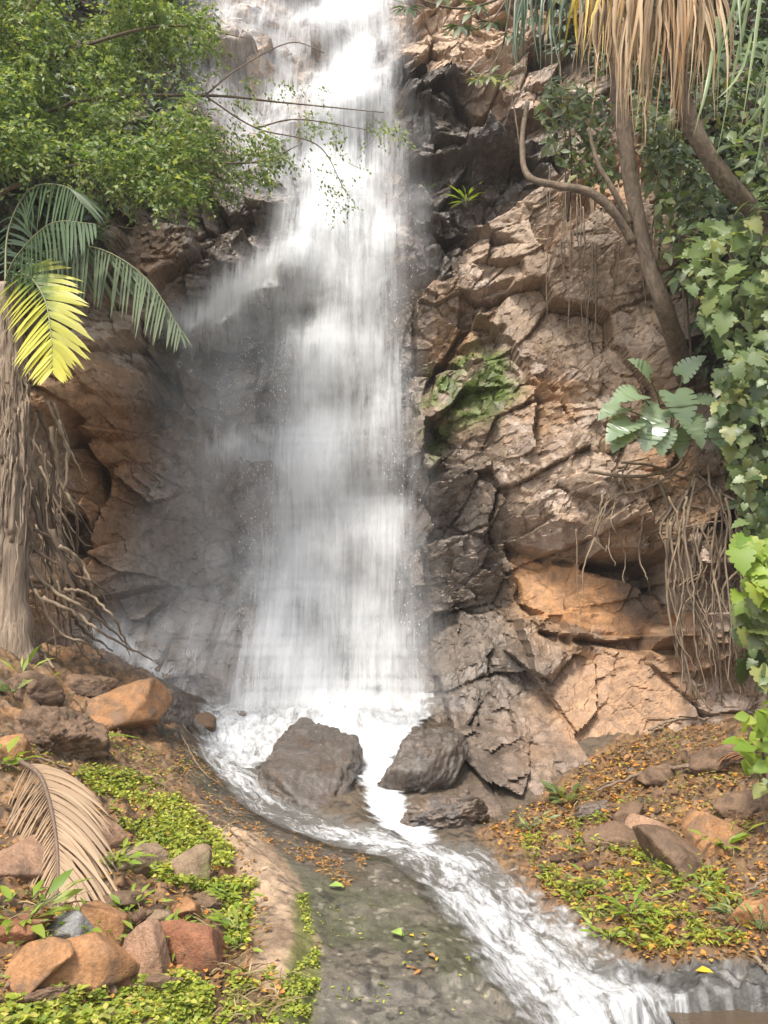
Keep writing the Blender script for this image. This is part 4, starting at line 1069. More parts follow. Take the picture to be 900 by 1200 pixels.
mb = MB(); mb.add(*tube(spline([P(742, 285, 8.68), P(722, 250, 8.6), P(690, 225, 8.6), P(650, 217, 8.7), P(618, 205, 8.8), P(612, 165, 8.9), P(618, 120, 9.0)], 40), np.linspace(.06, .025, 40), 8, .2, 6)); mb.build('branch', M_BARK, A)
mb = MB(); mb.add(*tube(spline([P(738, 262, 8.6), P(720, 225, 8.5), P(700, 190, 8.5), P(690, 150, 8.5)], 30), np.linspace(.04, .018, 30), 7, .2, 7)); mb.build('branch', M_BARK, A)
def skirt(root, x0, x1, cxp, cyp, Y, n, ymin_, ymax_, m, name, r, w=.016):
    mb = MB()
    for k in range(n):
        x = r.uniform(x0, x1); s = P(cxp + (x - cxp) * .45 + r.normal(0, 4), cyp + r.uniform(-25, 25), Y + r.uniform(-.1, .1))
        fr = 1 - abs((x - cxp) / max(abs(x1 - cxp), abs(x0 - cxp))) * .35
        e = P(x + r.normal(0, 11), ymin_ + (ymax_ - ymin_) * r.random() ** .7 * fr, Y + r.uniform(-.45, .3))
        strap(mb, s, e, w * r.uniform(.35, 1.25), r, [(x - cxp) * .002 + r.normal(0, .035), r.uniform(-.28, .08), r.uniform(0, .1)], 12, r.uniform(.01, .05))
    return mb.build(name, m, root)
skirt(A, 676, 712, 706, -40, 8.3, 34, 40, 142, M_DEAD, 'dead_leaf_skirt', r)
skirt(A, 655, 700, 700, -40, 8.2, 9, 30, 95, M_YEL, 'yellow_leaf', r, .02)['label'] = 'yellowing leaves at the edge of the skirt'
skirt(A, 596, 672, 680, -70, 8.3, 40, 20, 120, M_STRAPG, 'green_leaf', r, .018)
B = thing('strap_leaf_tree', P(925, 480, 8.4), 'dark trunk slanting down to the right edge under a long shaggy dead skirt', 'tree', 'strap leaved trees on the right')
tkB = spline([P(935, 520, 8.5), P(915, 380, 8.3), P(893, 268, 8.1), P(848, 208, 7.95), P(812, 150, 7.85), P(790, 70, 7.8), P(775, -60, 7.8), P(770, -140, 7.8)], 60)
mb = MB(); mb.add(*tube(tkB, np.linspace(.095, .08, 60), 16, .26, 8)); mb.build('trunk', M_BARK, B)
skirt(B, 715, 838, 775, -60, 7.7, 150, 60, 185, M_DEAD, 'dead_leaf_skirt', r, .017)
skirt(B, 700, 760, 770, -60, 7.6, 6, 20, 60, M_YEL, 'yellow_leaf', r, .02)['label'] = 'yellowing leaves in the skirt'
mb = MB()
for s, e, bw in [((890, -60), (838, 190), .1), ((895, -40), (868, 150), .1), ((905, -40), (884, 190), .05), ((840, 20), (700 + 138, 120), .05), ((880, 40), (838, 118), -.15), ((915, 20), (880, 140), .1), ((850, -60), (868, 70), .05), ((905, -30), (896, 80), .1), ((920, 60), (860, 165), -.1), ((905, -60), (850, 60), .05), ((835, 60), (812, 160), 0), ((870, -20), (842, 75), .1), ((900, 90), (880, 215), .02), ((930, 0), (893, 120), .1)]:
    strap(mb, P(*s, 6.9), P(*e, 6.7 + r.uniform(-.2, .2)), .016, r, [0, -.1, bw], 10, .006)
C_ = thing('strap_leaf_plant', P(905, -60, 6.9), 'pale green strap leaves hanging in from the upper right corner', 'plant')
mb.build('leaf', M_STRAPL, C_)
mb = MB(); mb.add(*tube(spline([P(980, 700, 7.2), P(960, 300, 7.1), P(905, -70, 6.9)], 20), .05, 8, .15)); mb.build('stem', M_BARK, C_)

# ---- climbers with broad leaves on the right
def climber(label, px, Y, dY, n, size, tmpl, m, stem, seed, droop=.5, face=.7, jit=.35, cat='climbing plant', name='climbing_plant', sr=.014):
    r = np.random.default_rng(seed)
    root = thing(name, P(*stem[0]), label, cat, 'climbers on the right cliff' if name == 'climbing_plant' else None)
    mb = MB(); mb.add(*tube(spline([P(*q) for q in stem], 30), np.linspace(sr, sr * .5, 30), 6, .2, seed)); mb.build('stem', M_ROOTD, root)
    mb = MB(); leaves_in(mb, px, Y, dY, n, size, tmpl, r, droop, face, jit); mb.build('leaves', m, root, True)
    return root
climber('small leaved dark climber on the ledge between fall and leaning trunk', [(640, 88), (690, 95), (720, 130), (722, 215), (690, 215), (650, 185), (628, 130)], 9.0, .4, 750, .12, LF, M_MID, [(665, 260, 9.6), (670, 200, 9.3), (665, 120, 9)], 31)
climber('small leaved climber hanging behind the two strap leaved trunks', [(745, 100), (790, 150), (830, 200), (850, 235), (790, 250), (760, 225), (750, 170)], 8.9, .4, 800, .125, LF, M_MID, [(770, 330, 9.4), (775, 240, 9.1), (770, 130, 8.9)], 32)
climber('grey green climber with pale shining leaves below the slanting trunk', [(770, 230), (860, 225), (880, 285), (850, 330), (800, 345), (775, 290)], 8.5, .4, 330, .16, LF, M_MID, [(810, 420, 9.1), (805, 330, 8.8), (815, 240, 8.5)], 33)
climber('large lobed light green leaves under the slanting trunk at right', [(815, 262), (900, 255), (930, 320), (925, 420), (860, 425), (812, 360), (805, 300)], 7.7, .5, 300, .155, LOBED, M_LITE, [(900, 500, 8.2), (880, 400, 7.9), (850, 280, 7.7)], 34, .6, .8, .3)
climber('lobed mid green leaves hanging down the right edge above the bare roots', [(848, 400), (930, 400), (930, 640), (872, 640), (860, 560), (842, 480)], 7.3, .45, 330, .135, LOBED, M_MID, [(920, 700, 7.6), (900, 560, 7.4), (880, 420, 7.3)], 35, .7, .8, .3)
climber('yellow green lobed leaves at right edge beside the hanging roots', [(868, 625), (930, 620), (930, 720), (880, 725), (862, 690)], 6.6, .25, 70, .16, LOBED, M_BRIGHT, [(930, 800, 6.8), (910, 720, 6.7), (890, 640, 6.6)], 36, .6, .8, .3)
climber('blue green drooping leaves below the yellow green ones at right edge', [(868, 700), (930, 700), (930, 800), (885, 805), (866, 765)], 6.7, .25, 70, .16, LOBED, M_MID, [(930, 850, 6.9), (910, 780, 6.8), (890, 710, 6.7)], 37, .8, .8, .3)
climber('mixed leaves in the upper right corner behind the pale straps', [(830, 50), (960, 40), (960, 260), (890, 250), (850, 190), (830, 120)], 8.0, .4, 650, .15, LF, M_MID, [(930, 300, 8.4), (900, 200, 8.2), (880, 60, 8)], 38)
climber('yellow flecked light leaves beside the slanting trunk', [(868, 140), (930, 140), (930, 260), (885, 240), (870, 190)], 7.3, .25, 75, .13, LF, M_LITE, [(940, 320, 7.6), (910, 230, 7.4), (890, 150, 7.3)], 39)

# ---- cut-leaf plant on the ledge with its roots
cb, cn, _ = hit(780, 535)
MO = thing('cut_leaf_plant', cb, 'cut leaf plant with glossy pale leaves and a curtain of bare roots', 'plant')
M_MONS = leaf_mat('glossy_cut_leaves', [(.13, .21, .09), (.20, .28, .16), (.25, .32, .22)], .25, .3, .8)
r = np.random.default_rng(44)
for (x, y, dx, dz, sz, nx) in [(748, 462, -.9, -.15, .34, -.2), (790, 462, .25, -.75, .40, .1), (740, 495, -.9, -.45, .36, -.3), (775, 480, -.6, -.5, .34, 0), (805, 490, .35, -.7, .36, .2), (830, 500, .5, -.9, .38, .4), (760, 440, -.5, .5, .28, -.2), (775, 505, -.1, -.8, .28, 0), (818, 470, .8, -.1, .30, .3), (845, 520, .6, -.8, .3, .3), (728, 478, -1, -.3, .3, -.4), (765, 498, -.4, -.8, .32, -.1), (800, 440, .3, .4, .3, .1), (790, 505, .2, -.9, .3, .2), (735, 508, -.7, -.6, .28, -.3)]:
    p = P(x, y, 8.75 + r.uniform(-.1, .1))
    m = MB(); scatter(m, MONST[0], MONST[1], p[None], frames(np.array([[dx, -.35, dz]]), np.array([[nx, -.75, .7]])), np.array([sz])); lf = m.build('leaf', M_MONS, MO)
    m = MB(); m.add(*tube(spline([cb + [0, -.05, 0], (cb + p) / 2 + [0, -.1, .12], p], 14), .009, 5)); m.build('leaf_stalk', M_MID, lf)
def root_px(px, r0, r1, Ymax, seed, name='aerial_root', parent=None, m=None, wob=.012, off=.04):
    rr = np.random.default_rng(seed); pts = []
    for (x, y) in px:
        p, n, dd = hit(x, y); pts.append(P(x, y, min(p[1] - off, Ymax)))
    k = 34; s = spline(pts, k); s[1:-1] += np.cumsum(rr.normal(0, wob, (k - 2, 3)), 0) * .25
    mb = MB(); mb.add(*tube(s, np.linspace(r0, r1, k), 6, .25, seed)); return mb.build(name, m or M_ROOT, parent)
RT = [([(690, 552), (740, 560), (790, 548), (812, 520)], .028, 9.2), ([(728, 542), (770, 548), (800, 560), (815, 545)], .02, 9.2), ([(732, 578), (760, 572), (800, 548), (798, 530)], .022, 9.1), ([(735, 580), (728, 560), (735, 545), (760, 540)], .016, 9.2), ([(770, 560), (782, 590), (783, 640), (781, 690), (790, 760), (815, 820)], .024, 9.1), ([(810, 560), (805, 590), (800, 620), (810, 650)], .016, 9.1),
      ([(830, 545), (832, 570), (845, 590), (870, 592)], .018, 8.9), ([(785, 640), (800, 618), (830, 610), (855, 605)], .016, 8.9), ([(826, 665), (820, 690), (802, 708), (798, 740), (806, 790), (830, 830)], .02, 8.9), ([(815, 560), (800, 640), (795, 700), (800, 760), (812, 815)], .014, 8.9), ([(840, 600), (835, 660), (845, 720), (852, 780), (862, 815)], .018, 8.8), ([(855, 600), (850, 660), (858, 730), (866, 790)], .016, 8.7)]
for k, (px, rr, ym) in enumerate(RT): root_px(px, rr * .8, rr * .45, ym, 60 + k, parent=MO)
for k in range(52):
    x = 780 + 80 * (k + r.random()) / 30; x2 = x + r.uniform(-6, 26); y0 = r.uniform(560, 640)
    root_px([(x, y0), (x + r.normal(0, 9), y0 + 45), (x + r.normal(0, 8), 690), (x + (x2 - x) * .6 + r.normal(0, 7), 745), (x2 + r.normal(0, 8), r.uniform(770, 838))], r.uniform(.006, .018), .005, 8.75 + r.uniform(-.1, .3), 100 + k, parent=MO, m=M_ROOTD if k % 3 == 0 else M_ROOT, wob=.026)
# thin roots hanging over the right cliff
def vine(px, r0, label, group, cat='hanging root', name='hanging_root', Ymax=9.9, seed=0, m=None, off=.05):
    o = root_px(px, r0, r0 * .6, Ymax, seed, name, None, m or M_ROOT, .01, off); tag(o, label, cat, group); return o
for k in range(20):
    x = r.uniform(640, 768); y0 = r.uniform(195, 260); y1 = y0 + r.uniform(60, 190)
    vine([(x, y0), (x + r.normal(0, 2), (y0 + y1) / 2), (x + r.normal(0, 5), y1)], r.uniform(.006, .011), 'thin pale root hanging over the brown rock left of the leaning trunk', 'thin roots hanging over the right cliff', Ymax=10.2, seed=200 + k)
for k, (px, lab) in enumerate([([(775, 180), (768, 235), (762, 300), (768, 340)], 'pale thick liana hanging right beside the leaning trunk'), ([(800, 200), (795, 260), (800, 330), (803, 400)], 'liana hanging straight down right of the leaning trunk'), ([(600, 110), (606, 160), (612, 200)], 'dry liana hanging left of the horizontal branch'), ([(655, 60), (660, 120), (664, 200), (660, 260)], 'grey liana hanging in front of the small leaved ledge climber'), ([(675, 620), (676, 680), (680, 720)], 'thin root dangling in front of the orange hollow')]):
    vine(px, .011 if k < 4 else .006, lab, None, 'liana' if k < 4 else 'hanging root', 'liana' if k < 4 else 'hanging_root', 9.2 if k < 4 else 9.6, 240 + k)
# ring-shaped loose root against the dark hollow
th = np.linspace(-.5, 5.2, 40); c0 = hit(770, 690)[0]; s_ = c0[1] / F
ring = np.stack([c0[0] + np.cos(th) * 11 * s_, np.full(40, c0[1] - .12) + .02 * th, c0[2] + np.sin(th) * 13 * s_], -1)
mb = MB(); mb.add(*tube(ring, .007, 6)); o = mb.build('hanging_root', M_ROOT); tag(o, 'looped pale root in front of the black hollow', 'hanging root')

# ---- hand-leaved shrub at the top
r = np.random.default_rng(51)
US = thing('umbrella_shrub', P(640, -40, 9.0), 'dark shrub with hand shaped leaf whorls hanging over the cliff top', 'shrub')
mb = MB()
mb.add(*tube(spline([P(660, -60, 9.2), P(600, -10, 9), P(540, 10, 8.9), P(478, -5, 8.8)], 30), np.linspace(.025, .01, 30), 6))
mb.add(*tube(spline([P(600, -10, 9), P(570, 30, 8.9), P(535, 35, 8.8)], 20), np.linspace(.014, .008, 20), 6))
mb.add(*tube(spline([P(600, -10, 9), P(590, 50, 8.9), P(572, 85, 8.8)], 20), np.linspace(.014, .008, 20), 6))
mb.build('branch', M_BARK, US)
LL = leaf_t(.17, .04, .2)
for (x, y, sz) in [(478, 8, .22), (540, 30, .24), (560, 5, .2), (575, 88, .18), (590, 95, .17), (600, 40, .2), (520, -5, .22), (560, 92, .15), (620, 20, .2), (575, 25, .2)]:
    p = P(x, y, 8.8 + r.uniform(-.1, .1)); n = 9; a = np.arange(n) / n * 2 * np.pi + r.uniform(0, 1)
    d = norm(np.stack([np.cos(a), -.3 + .3 * np.sin(a), -.45 + .55 * np.sin(a)], -1)); nr = norm(np.array([0, -.5, .9]) + r.normal(0, .15, (n, 3)))
    m = MB(); scatter(m, LL[0], LL[1], np.repeat(p[None], n, 0) + d * .02, frames(d, nr), r.uniform(.85, 1.1, n) * sz); m.build('leaf_whorl', M_DARK if sz > .19 else M_MID, US)

# ---- small plants on the rock and the banks
def tuft(px, py, size, n, m, label, cat='plant', name='small_plant', tmpl=LF, group=None, spread=.8, up=.7, which='both', lift=0.0, rad=.3):
    p, nn, dd = hit(px, py, which); p = p + nn * .01 + [0, 0, lift]
    rr = np.random.default_rng(int(px * 7 + py)); root = thing(name, p, label, cat, group)
    a = rr.uniform(0, 2 * np.pi, n); el = rr.uniform(.15, 1.0, n)
    d = norm(np.stack([np.cos(a) * spread, np.sin(a) * spread - .15, up * el], -1)); nr = norm(np.array([0, -.25, 1.0]) + rr.normal(0, .3, (n, 3)))
    q = p + d * size * rr.uniform(0, rad, (n, 1)) * 2
    mb = MB(); scatter(mb, tmpl[0], tmpl[1], q, frames(d, nr), rr.uniform(.6, 1.1, n) * size); mb.build('leaves', m, root)
    mb = MB()
    for k in range(min(n, 5)): mb.add(*tube(np.array([p - nn * .02, (p + q[k]) / 2 + [0, 0, .01], q[k]]), .003, 4))
    mb.build('stem', M_MID, root)
    return root
ST = leaf_t(.075, .02, .35)
tuft(546, 238, .24, 46, M_BRIGHT, 'bright green tuft growing under the dark ledge right of the fall', tmpl=ST, name='fern_tuft', rad=.4)
tuft(448, 152, .20, 40, M_PALE, 'pale green tuft growing in the upper part of the fall', tmpl=ST, name='fern_tuft', rad=.6)
tuft(505, 225, .14, 20, M_BRIGHT, 'small tuft beside the water left of the bright green tuft', tmpl=ST, name='fern_tuft', rad=.4)
tuft(108, 285, .34, 26, M_LITE, 'light green arching leaves above the grey green palm frond', tmpl=ST, rad=.3)
tuft(30, 748, .16, 14, M_BRIGHT, 'bright seedling at the foot of the palm trunk', rad=.5)
tuft(25, 795, .22, 8, M_BRIGHT, 'upright bright leaf shoot on the brown rock at left', tmpl=ST, up=1.8)
tuft(55, 800, .10, 9, M_BRIGHT, 'small seedling right of the upright leaf shoot', rad=.5)
tuft(14, 812, .14, 12, M_LITE, 'low green seedling at left edge below the palm', rad=.5)
tuft(100, 870, .10, 16, M_BRIGHT, 'bright seedling under the orange block', rad=.6)
tuft(4, 895, .16, 12, M_BRIGHT, 'yellow green leaves at left edge above the dead frond', rad=.5)
for (x, y, s, n, lab) in [(135, 1018, .10, 34, 'yellow green seedling cluster between tan boulder and dead frond'), (205, 1100, .07, 14, 'thin leaved weed between orange slab and pinkish stone'), (105, 1100, .10, 14, 'pale star shaped weed between the orange and pinkish slabs'), (172, 1120, .09, 16, 'weed at lower edge of the brick red block'), (148, 1078, .08, 16, 'weed beside the small mossy tan stone'), (278, 1098, .09, 22, 'weed beside the lower tan slab'), (272, 1060, .09, 26, 'bright weed along the tan slab edge'), (28, 1090, .15, 26, 'large leafy yellow green tuft at lower left'), (282, 1120, .07, 14, 'lowest weed along the tan slab edge')]:
    tuft(x, y, s, n, M_BRIGHT, lab, 'weed', 'weed', rad=.7, which='g', lift=.03, tmpl=leaf_t(.16, .04, .25))
# low fern lying under the orange block
frond(thing('fern_frond', hit(100, 878, 'g')[0], 'single bright green fern frond lying below the orange block', 'fern'), 'leaflets', [hit(x, y, 'g')[0] + [0, 0, z] for x, y, z in ((98, 880, .05), (125, 874, .10), (160, 872, .06))], .085, 22, M_BRIGHT, .2, (0, -.4, 1), .010, .9, rr=.004, mr=M_MID, seed=31)
tuft(665, 940, .15, 34, M_PALE, 'pale green tuft against the wet foot of the right cliff', 'plant', tmpl=leaf_t(.2), rad=.5)
tuft(848, 998, .17, 26, M_BRIGHT, 'bright green fern like plant below the orange brown stone', 'plant', tmpl=leaf_t(.13), rad=.6, lift=.03)
for k, (x, y, n, lab) in enumerate([(880, 850, 60, 'bright yellow green bush at right edge below the climbers'), (893, 905, 24, 'pale bush at the right edge beside the fallen branch')]):
    q = thing('bush', hit(885, y + 60)[0], lab, 'bush'); m = MB(); rr = np.random.default_rng(70 + k)
    leaves_in(m, [(862, 828), (925, 815), (930, 895), (878, 900), (868, 860)] if k == 0 else [(885, 890), (925, 890), (925, 930), (890, 925)], 6.1, .25, n, .13, leaf_t(.36), rr, .3, .5, .4); m.build('leaves', M_BRIGHT if k == 0 else M_LITE, q)
    m = MB(); b0 = hit(897, y + 75)[0]; m.add(*tube(spline([b0, P(893, y + 20, 6.1), P(885, y - 10, 6.1)], 14), .01, 5)); m.build('stem', M_TWIG, q)
for (x, y, s, n, lab) in [(620, 975, .10, 30, 'dark green grassy weed at the stream side of right bank'), (800, 1035, .09, 30, 'yellow green weed in middle of right bank'), (740, 1075, .12, 44, 'largest yellow green weed patch on the lower right bank'), (700, 1045, .08, 20, 'small green weed on the wet edge of right bank'), (860, 1080, .10, 28, 'tall thin weed left of the bright orange stone'), (670, 1000, .07, 22, 'yellow weed below the pale green tuft'), (820, 1045, .09, 24, 'green weed next to the orange leaves on right bank'), (765, 1015, .07, 22, 'weed along the lower edge of large flat slab'), (893, 1095, .10, 18, 'weed under the bright orange stone at right edge'), (715, 1105, .08, 26, 'low weed near the dark stone edge of the pool')]:
    tuft(x, y, s, n, M_BRIGHT if s != .10 else M_LITE, lab, 'weed', 'weed', rad=.9, which='g', lift=.02, tmpl=leaf_t(.13, .04, .3))

# ---- ground cover, litter
def cover(px, n, size, m, tmpl, seed, label, name, thr=-.1, lift=(.0, .04), flat=.35, sc=7):
    rr = np.random.default_rng(seed); q = inpoly(px, n * 2, rr); P_ = []
    k = fbm(q[:, 0] / (900 / sc / 6), q[:, 1] / (600 / sc / 6), 2, 4, seed) > thr
    q = q[k][:n]
    for a in q: P_.append(hit(a[0], a[1], 'g')[0])
    p = np.array(P_) + [0, 0, 1] * rr.uniform(*lift, (len(q), 1)); n = len(q)
    a = rr.uniform(0, 2 * np.pi, n); d = norm(np.stack([np.cos(a), np.sin(a), rr.normal(.05, .3, n)], -1)); nr = norm(np.array([0, -.15, 1.0]) + rr.normal(0, flat, (n, 3)))
    mb = MB(); scatter(mb, tmpl[0], tmpl[1], p, frames(d, nr), rr.uniform(.5, 1.2, n) * size)
    o = mb.build(name, m, None, False); tag(o, label, None, None, 'stuff'); return o
OV = leaf_t(.34, .05, .12)
M_MOSS = leaf_mat('bright_ground_cover', [(.28, .34, .035), (.40, .43, .05), (.15, .22, .03), (.46, .47, .08), (.22, .29, .03), (.10, .15, .03), (.48, .44, .10)], .65, .35)
cover([(85, 905), (130, 898), (200, 925), (262, 985), (300, 1040), (290, 1110), (268, 1110), (255, 1050), (190, 1035), (130, 1010), (140, 960)], 9000, .032, M_MOSS, OV, 301, 'bright yellow green creeping plants on the left bank', 'ground_cover', -.2, (0, .05), .5)
cover([(150, 1150), (215, 1138), (248, 1160), (245, 1215), (120, 1215), (130, 1180)], 6500, .028, M_MOSS, OV, 302, 'bright moss pad below the brick red block', 'moss', -.3, (0, .02))
cover([(-20, 1160), (60, 1150), (120, 1165), (130, 1215), (-20, 1215)], 1800, .04, M_MOSS, OV, 303, 'bright ground cover in the lower left corner', 'ground_cover', -.1)
cover([(332, 1150), (372, 1110), (374, 1160), (352, 1215), (320, 1215)], 1000, .022, M_MOSS, OV, 304, 'bright moss along the lower edge of the tan slab', 'moss', -.1, (0, .02))
cover([(344, 1042), (360, 1050), (368, 1095), (358, 1095)], 220, .022, M_MOSS, OV, 305, 'bright moss on the right edge of the tan slab', 'moss', -.3, (0, .02))
cover([(270, 1140), (320, 1130), (330, 1215), (255, 1215)], 700, .032, M_MOSS, OV, 306, 'patchy ground cover left of the lower tan slab', 'ground_cover', -.02, (0, .02))
cover([(610, 985), (700, 950), (800, 1000), (880, 1050), (870, 1110), (760, 1118), (690, 1085), (630, 1030)], 3200, .05, leaf_mat('olive_ground_cover', [(.18, .23, .025), (.30, .34, .04), (.42, .42, .055), (.12, .16, .025)], .55, .3), leaf_t(.18, .04, .2), 307, 'yellow green creeping weeds on the right bank', 'ground_cover', .02, (0, .05), .5)
cover([(370, 1040), (560, 1090), (590, 1195), (370, 1195)], 170, .03, M_MOSS, leaf_t(.2), 308, 'sparse moss flecks on the dark slab', 'moss', .15, (0, .008))
M_LIT = leaf_mat('brown_leaf_litter', [(.16, .085, .035), (.28, .14, .045), (.40, .22, .06), (.09, .055, .03), (.50, .30, .06), (.46, .20, .05)], .7, .15, .3, (1.2, 1, .8))
cover([(600, 985), (690, 890), (800, 840), (910, 860), (910, 1130), (760, 1125), (650, 1070)], 3800, .04, M_LIT, OV, 309, 'brown leaf litter on the right bank', 'leaf_litter', -.25, (0, .02), .4)
cover([(-10, 880), (120, 850), (220, 870), (300, 1000), (330, 1180), (-10, 1210)], 2600, .034, M_LIT, OV, 310, 'brown leaf litter on the left bank', 'leaf_litter', -.1, (0, .02), .4)
cover([(200, 860), (260, 880), (320, 960), (430, 1005), (410, 1045), (290, 975), (205, 910)], 1900, .034, M_LIT, leaf_t(.15), 311, 'dark leaf debris on the wet slab edge', 'leaf_litter', -.1, (0, .01), .3)
LEAFM = {c: leaf_mat(c + '_fallen_leaf', [v, tuple(x * 1.2 for x in v)], .55, .2, .4, (1.1, 1, .8)) for c, v in {'orange': (.45, .19, .03), 'yellow': (.55, .38, .03), 'green': (.25, .36, .08), 'brown': (.32, .17, .07)}.items()}
FL = {}
def fallen(px, n, cols, size, label, group, seed):
    rr = np.random.default_rng(seed)
    for (x, y) in inpoly(px, n, rr):
        c = cols[rr.integers(len(cols))]; p, nn, dd = hit(x, y, 'g')
        if c not in FL:
            t = leaf_t(.30, .10, .22); FL[c] = mesh_from('fallen_leaf', t[0], t[1], LEAFM[c], True)
        o = bpy.data.objects.new('fallen_leaf', FL[c]); COL.objects.link(o); s = size * rr.uniform(.6, 1.2)
        o.location = p + [0, 0, .012]; o.scale = (s, s, s); o.rotation_euler = (rr.uniform(-.4, .4), rr.uniform(-.4, .2), rr.uniform(0, 6.28)); tag(o, label, 'leaf', group)
fallen([(690, 905), (740, 885), (770, 900), (740, 935), (700, 925)], 40, ['orange', 'orange', 'yellow', 'brown'], .075, 'orange fallen leaf in the heap at the foot of the smooth cliff', 'leaves heaped at the right cliff foot', 401)
fallen([(700, 935), (730, 935), (735, 955), (705, 955)], 12, ['yellow', 'orange'], .06, 'yellow fallen leaf in the cluster beside the small brown stone', 'yellow leaf cluster on the right bank', 402)
fallen([(760, 860), (850, 850), (900, 930), (780, 940), (740, 900)], 36, ['brown', 'orange', 'brown'], .07, 'brown or orange fallen leaf around the long branch', 'leaves around the fallen branch', 403)
fallen([(640, 970), (780, 990), (890, 1040), (880, 1120), (760, 1120), (660, 1050)], 90, ['yellow', 'orange', 'orange', 'orange', 'brown'], .065, 'yellow to brown fallen leaf among the weeds of the right bank', 'leaves among the right bank weeds', 404)
fallen([(820, 1030), (860, 1035), (865, 1070), (830, 1075)], 14, ['orange'], .06, 'bright orange fallen leaf in the patch above the tall thin weed', 'orange leaf patch on the right bank', 405)
fallen([(468, 1105), (500, 1095), (520, 1130), (490, 1155), (465, 1140)], 13, ['orange', 'yellow', 'brown'], .045, 'orange or yellow fallen leaf on the wet dark slab left of the stream', 'leaves on the dark slab', 406)
fallen([(330, 980), (400, 1000), (390, 1020), (340, 1000)], 6, ['brown', 'orange'], .04, 'small brown leaf on the wet slab above the tan slab', 'leaves above the tan slab', 407)
def one_leaf(x, y, s, c, label, rz=0.5):
    t = leaf_t(.32, .1, .2); p, nn, dd = hit(x, y, 'g'); o = link('fallen_leaf', mesh_from('fallen_leaf', t[0], t[1], LEAFM[c], True)); o.location = p + [0, 0, .02]; o.scale = (s, s, s); o.rotation_euler = (.2, -.2, rz); tag(o, label, 'leaf')
one_leaf(385, 1042, .10, 'green', 'single pale green leaf lying on the wet slab', -.3)
one_leaf(742, 878, .17, 'orange', 'biggest orange leaf at the smooth cliff foot', .2)
one_leaf(815, 1142, .09, 'yellow', 'yellow leaf on the dark stone edge of the pool', -.5)
one_leaf(460, 1095, .10, 'green', 'pale leaf stuck to the slab beside the stream', -1.1)

# ---- dead palm frond draped over the left bank
DF = thing('dead_palm_frond', P(40, 898, 5.9), 'big dry brown palm frond draped over rocks at left', 'palm frond')
M_FB = M_FRONDB
fr_pts = [P(24, 892, 5.8), P(46, 908, 5.5), P(58, 940, 5.15), P(66, 985, 4.82), P(68, 1030, 4.56), P(65, 1068, 4.38)]
frond(DF, 'leaflets', fr_pts, .58, 64, M_FB, .5, (.1, -.75, .65), .0085, .8, 7, ([0, .2, .6, 1], [.45, .85, 1, .55]), .016, fwd=1.15, mr=M_RACHB, jit=.07, seed=91, hang=.15)
DG = thing('dead_palm_frond', hit(850, 905, 'g')[0], 'small orange brown dry frond lying across the branch on right bank', 'palm frond')
frond(DG, 'leaflets', [hit(x, y, 'g')[0] + [0, 0, z] for x, y, z in ((885, 903, .10), (858, 903, .14), (832, 905, .06))], .13, 15, leaf_t_mat('orange_dry_frond', [(0, (.34, .15, .06)), (1, (.48, .26, .13))], .6, .2), .2, (0, -.5, 1), .014, .9, rr=.006, mr=M_TWIG, seed=92)

# ---- branches and twigs on the ground
def stick(px, r0, label, cat='branch', name='fallen_branch', group=None, lift=.03, m=None, side=0, seed=0):
    rr = np.random.default_rng(seed + int(px[0][0]))
    pts = [hit(x, y, 'g')[0] + [0, 0, lift * (1.6 if 0 < i < len(px) - 1 else 1)] for i, (x, y) in enumerate(px)]
    s = spline(pts, 26); s[1:-1] += rr.normal(0, r0 * .35, (24, 3))
    mb = MB(); mb.add(*tube(s, np.linspace(r0, r0 * .5, 26), 7, .25, seed))
    for k in range(side):
        i = rr.integers(6, 22); d = norm(rr.normal(0, 1, 3) + [0, -.3, .2]); mb.add(*tube(np.array([s[i], s[i] + d * r0 * 7, s[i] + d * r0 * 13 + [0, 0, -r0 * 3]]), np.array([r0 * .5, r0 * .4, r0 * .25]), 5))
    o = mb.build(name, m or M_TWIG); tag(o, label, cat, group); return o
stick([(790, 903), (820, 907), (760, 922), (700, 938)][1:], .022, 'long bare branch lying across the upper right bank', side=2, lift=.08)
stick([(760, 862), (790, 855), (832, 848)], .020, 'pale short branch leaning at foot of the hanging roots', m=M_ROOT, lift=.06)
stick([(895, 903), (860, 905), (830, 908)], .012, 'dark thin branch under the orange dry frond', lift=.05)
stick([(900, 1055), (875, 1072)], .010, 'curved twig lying over the bright orange stone', 'twig', 'twig', lift=.12, m=M_ROOT)
stick([(885, 1128), (905, 1150)], .012, 'dry reed end at right edge above the pool', 'twig', 'twig', m=M_ROOT)
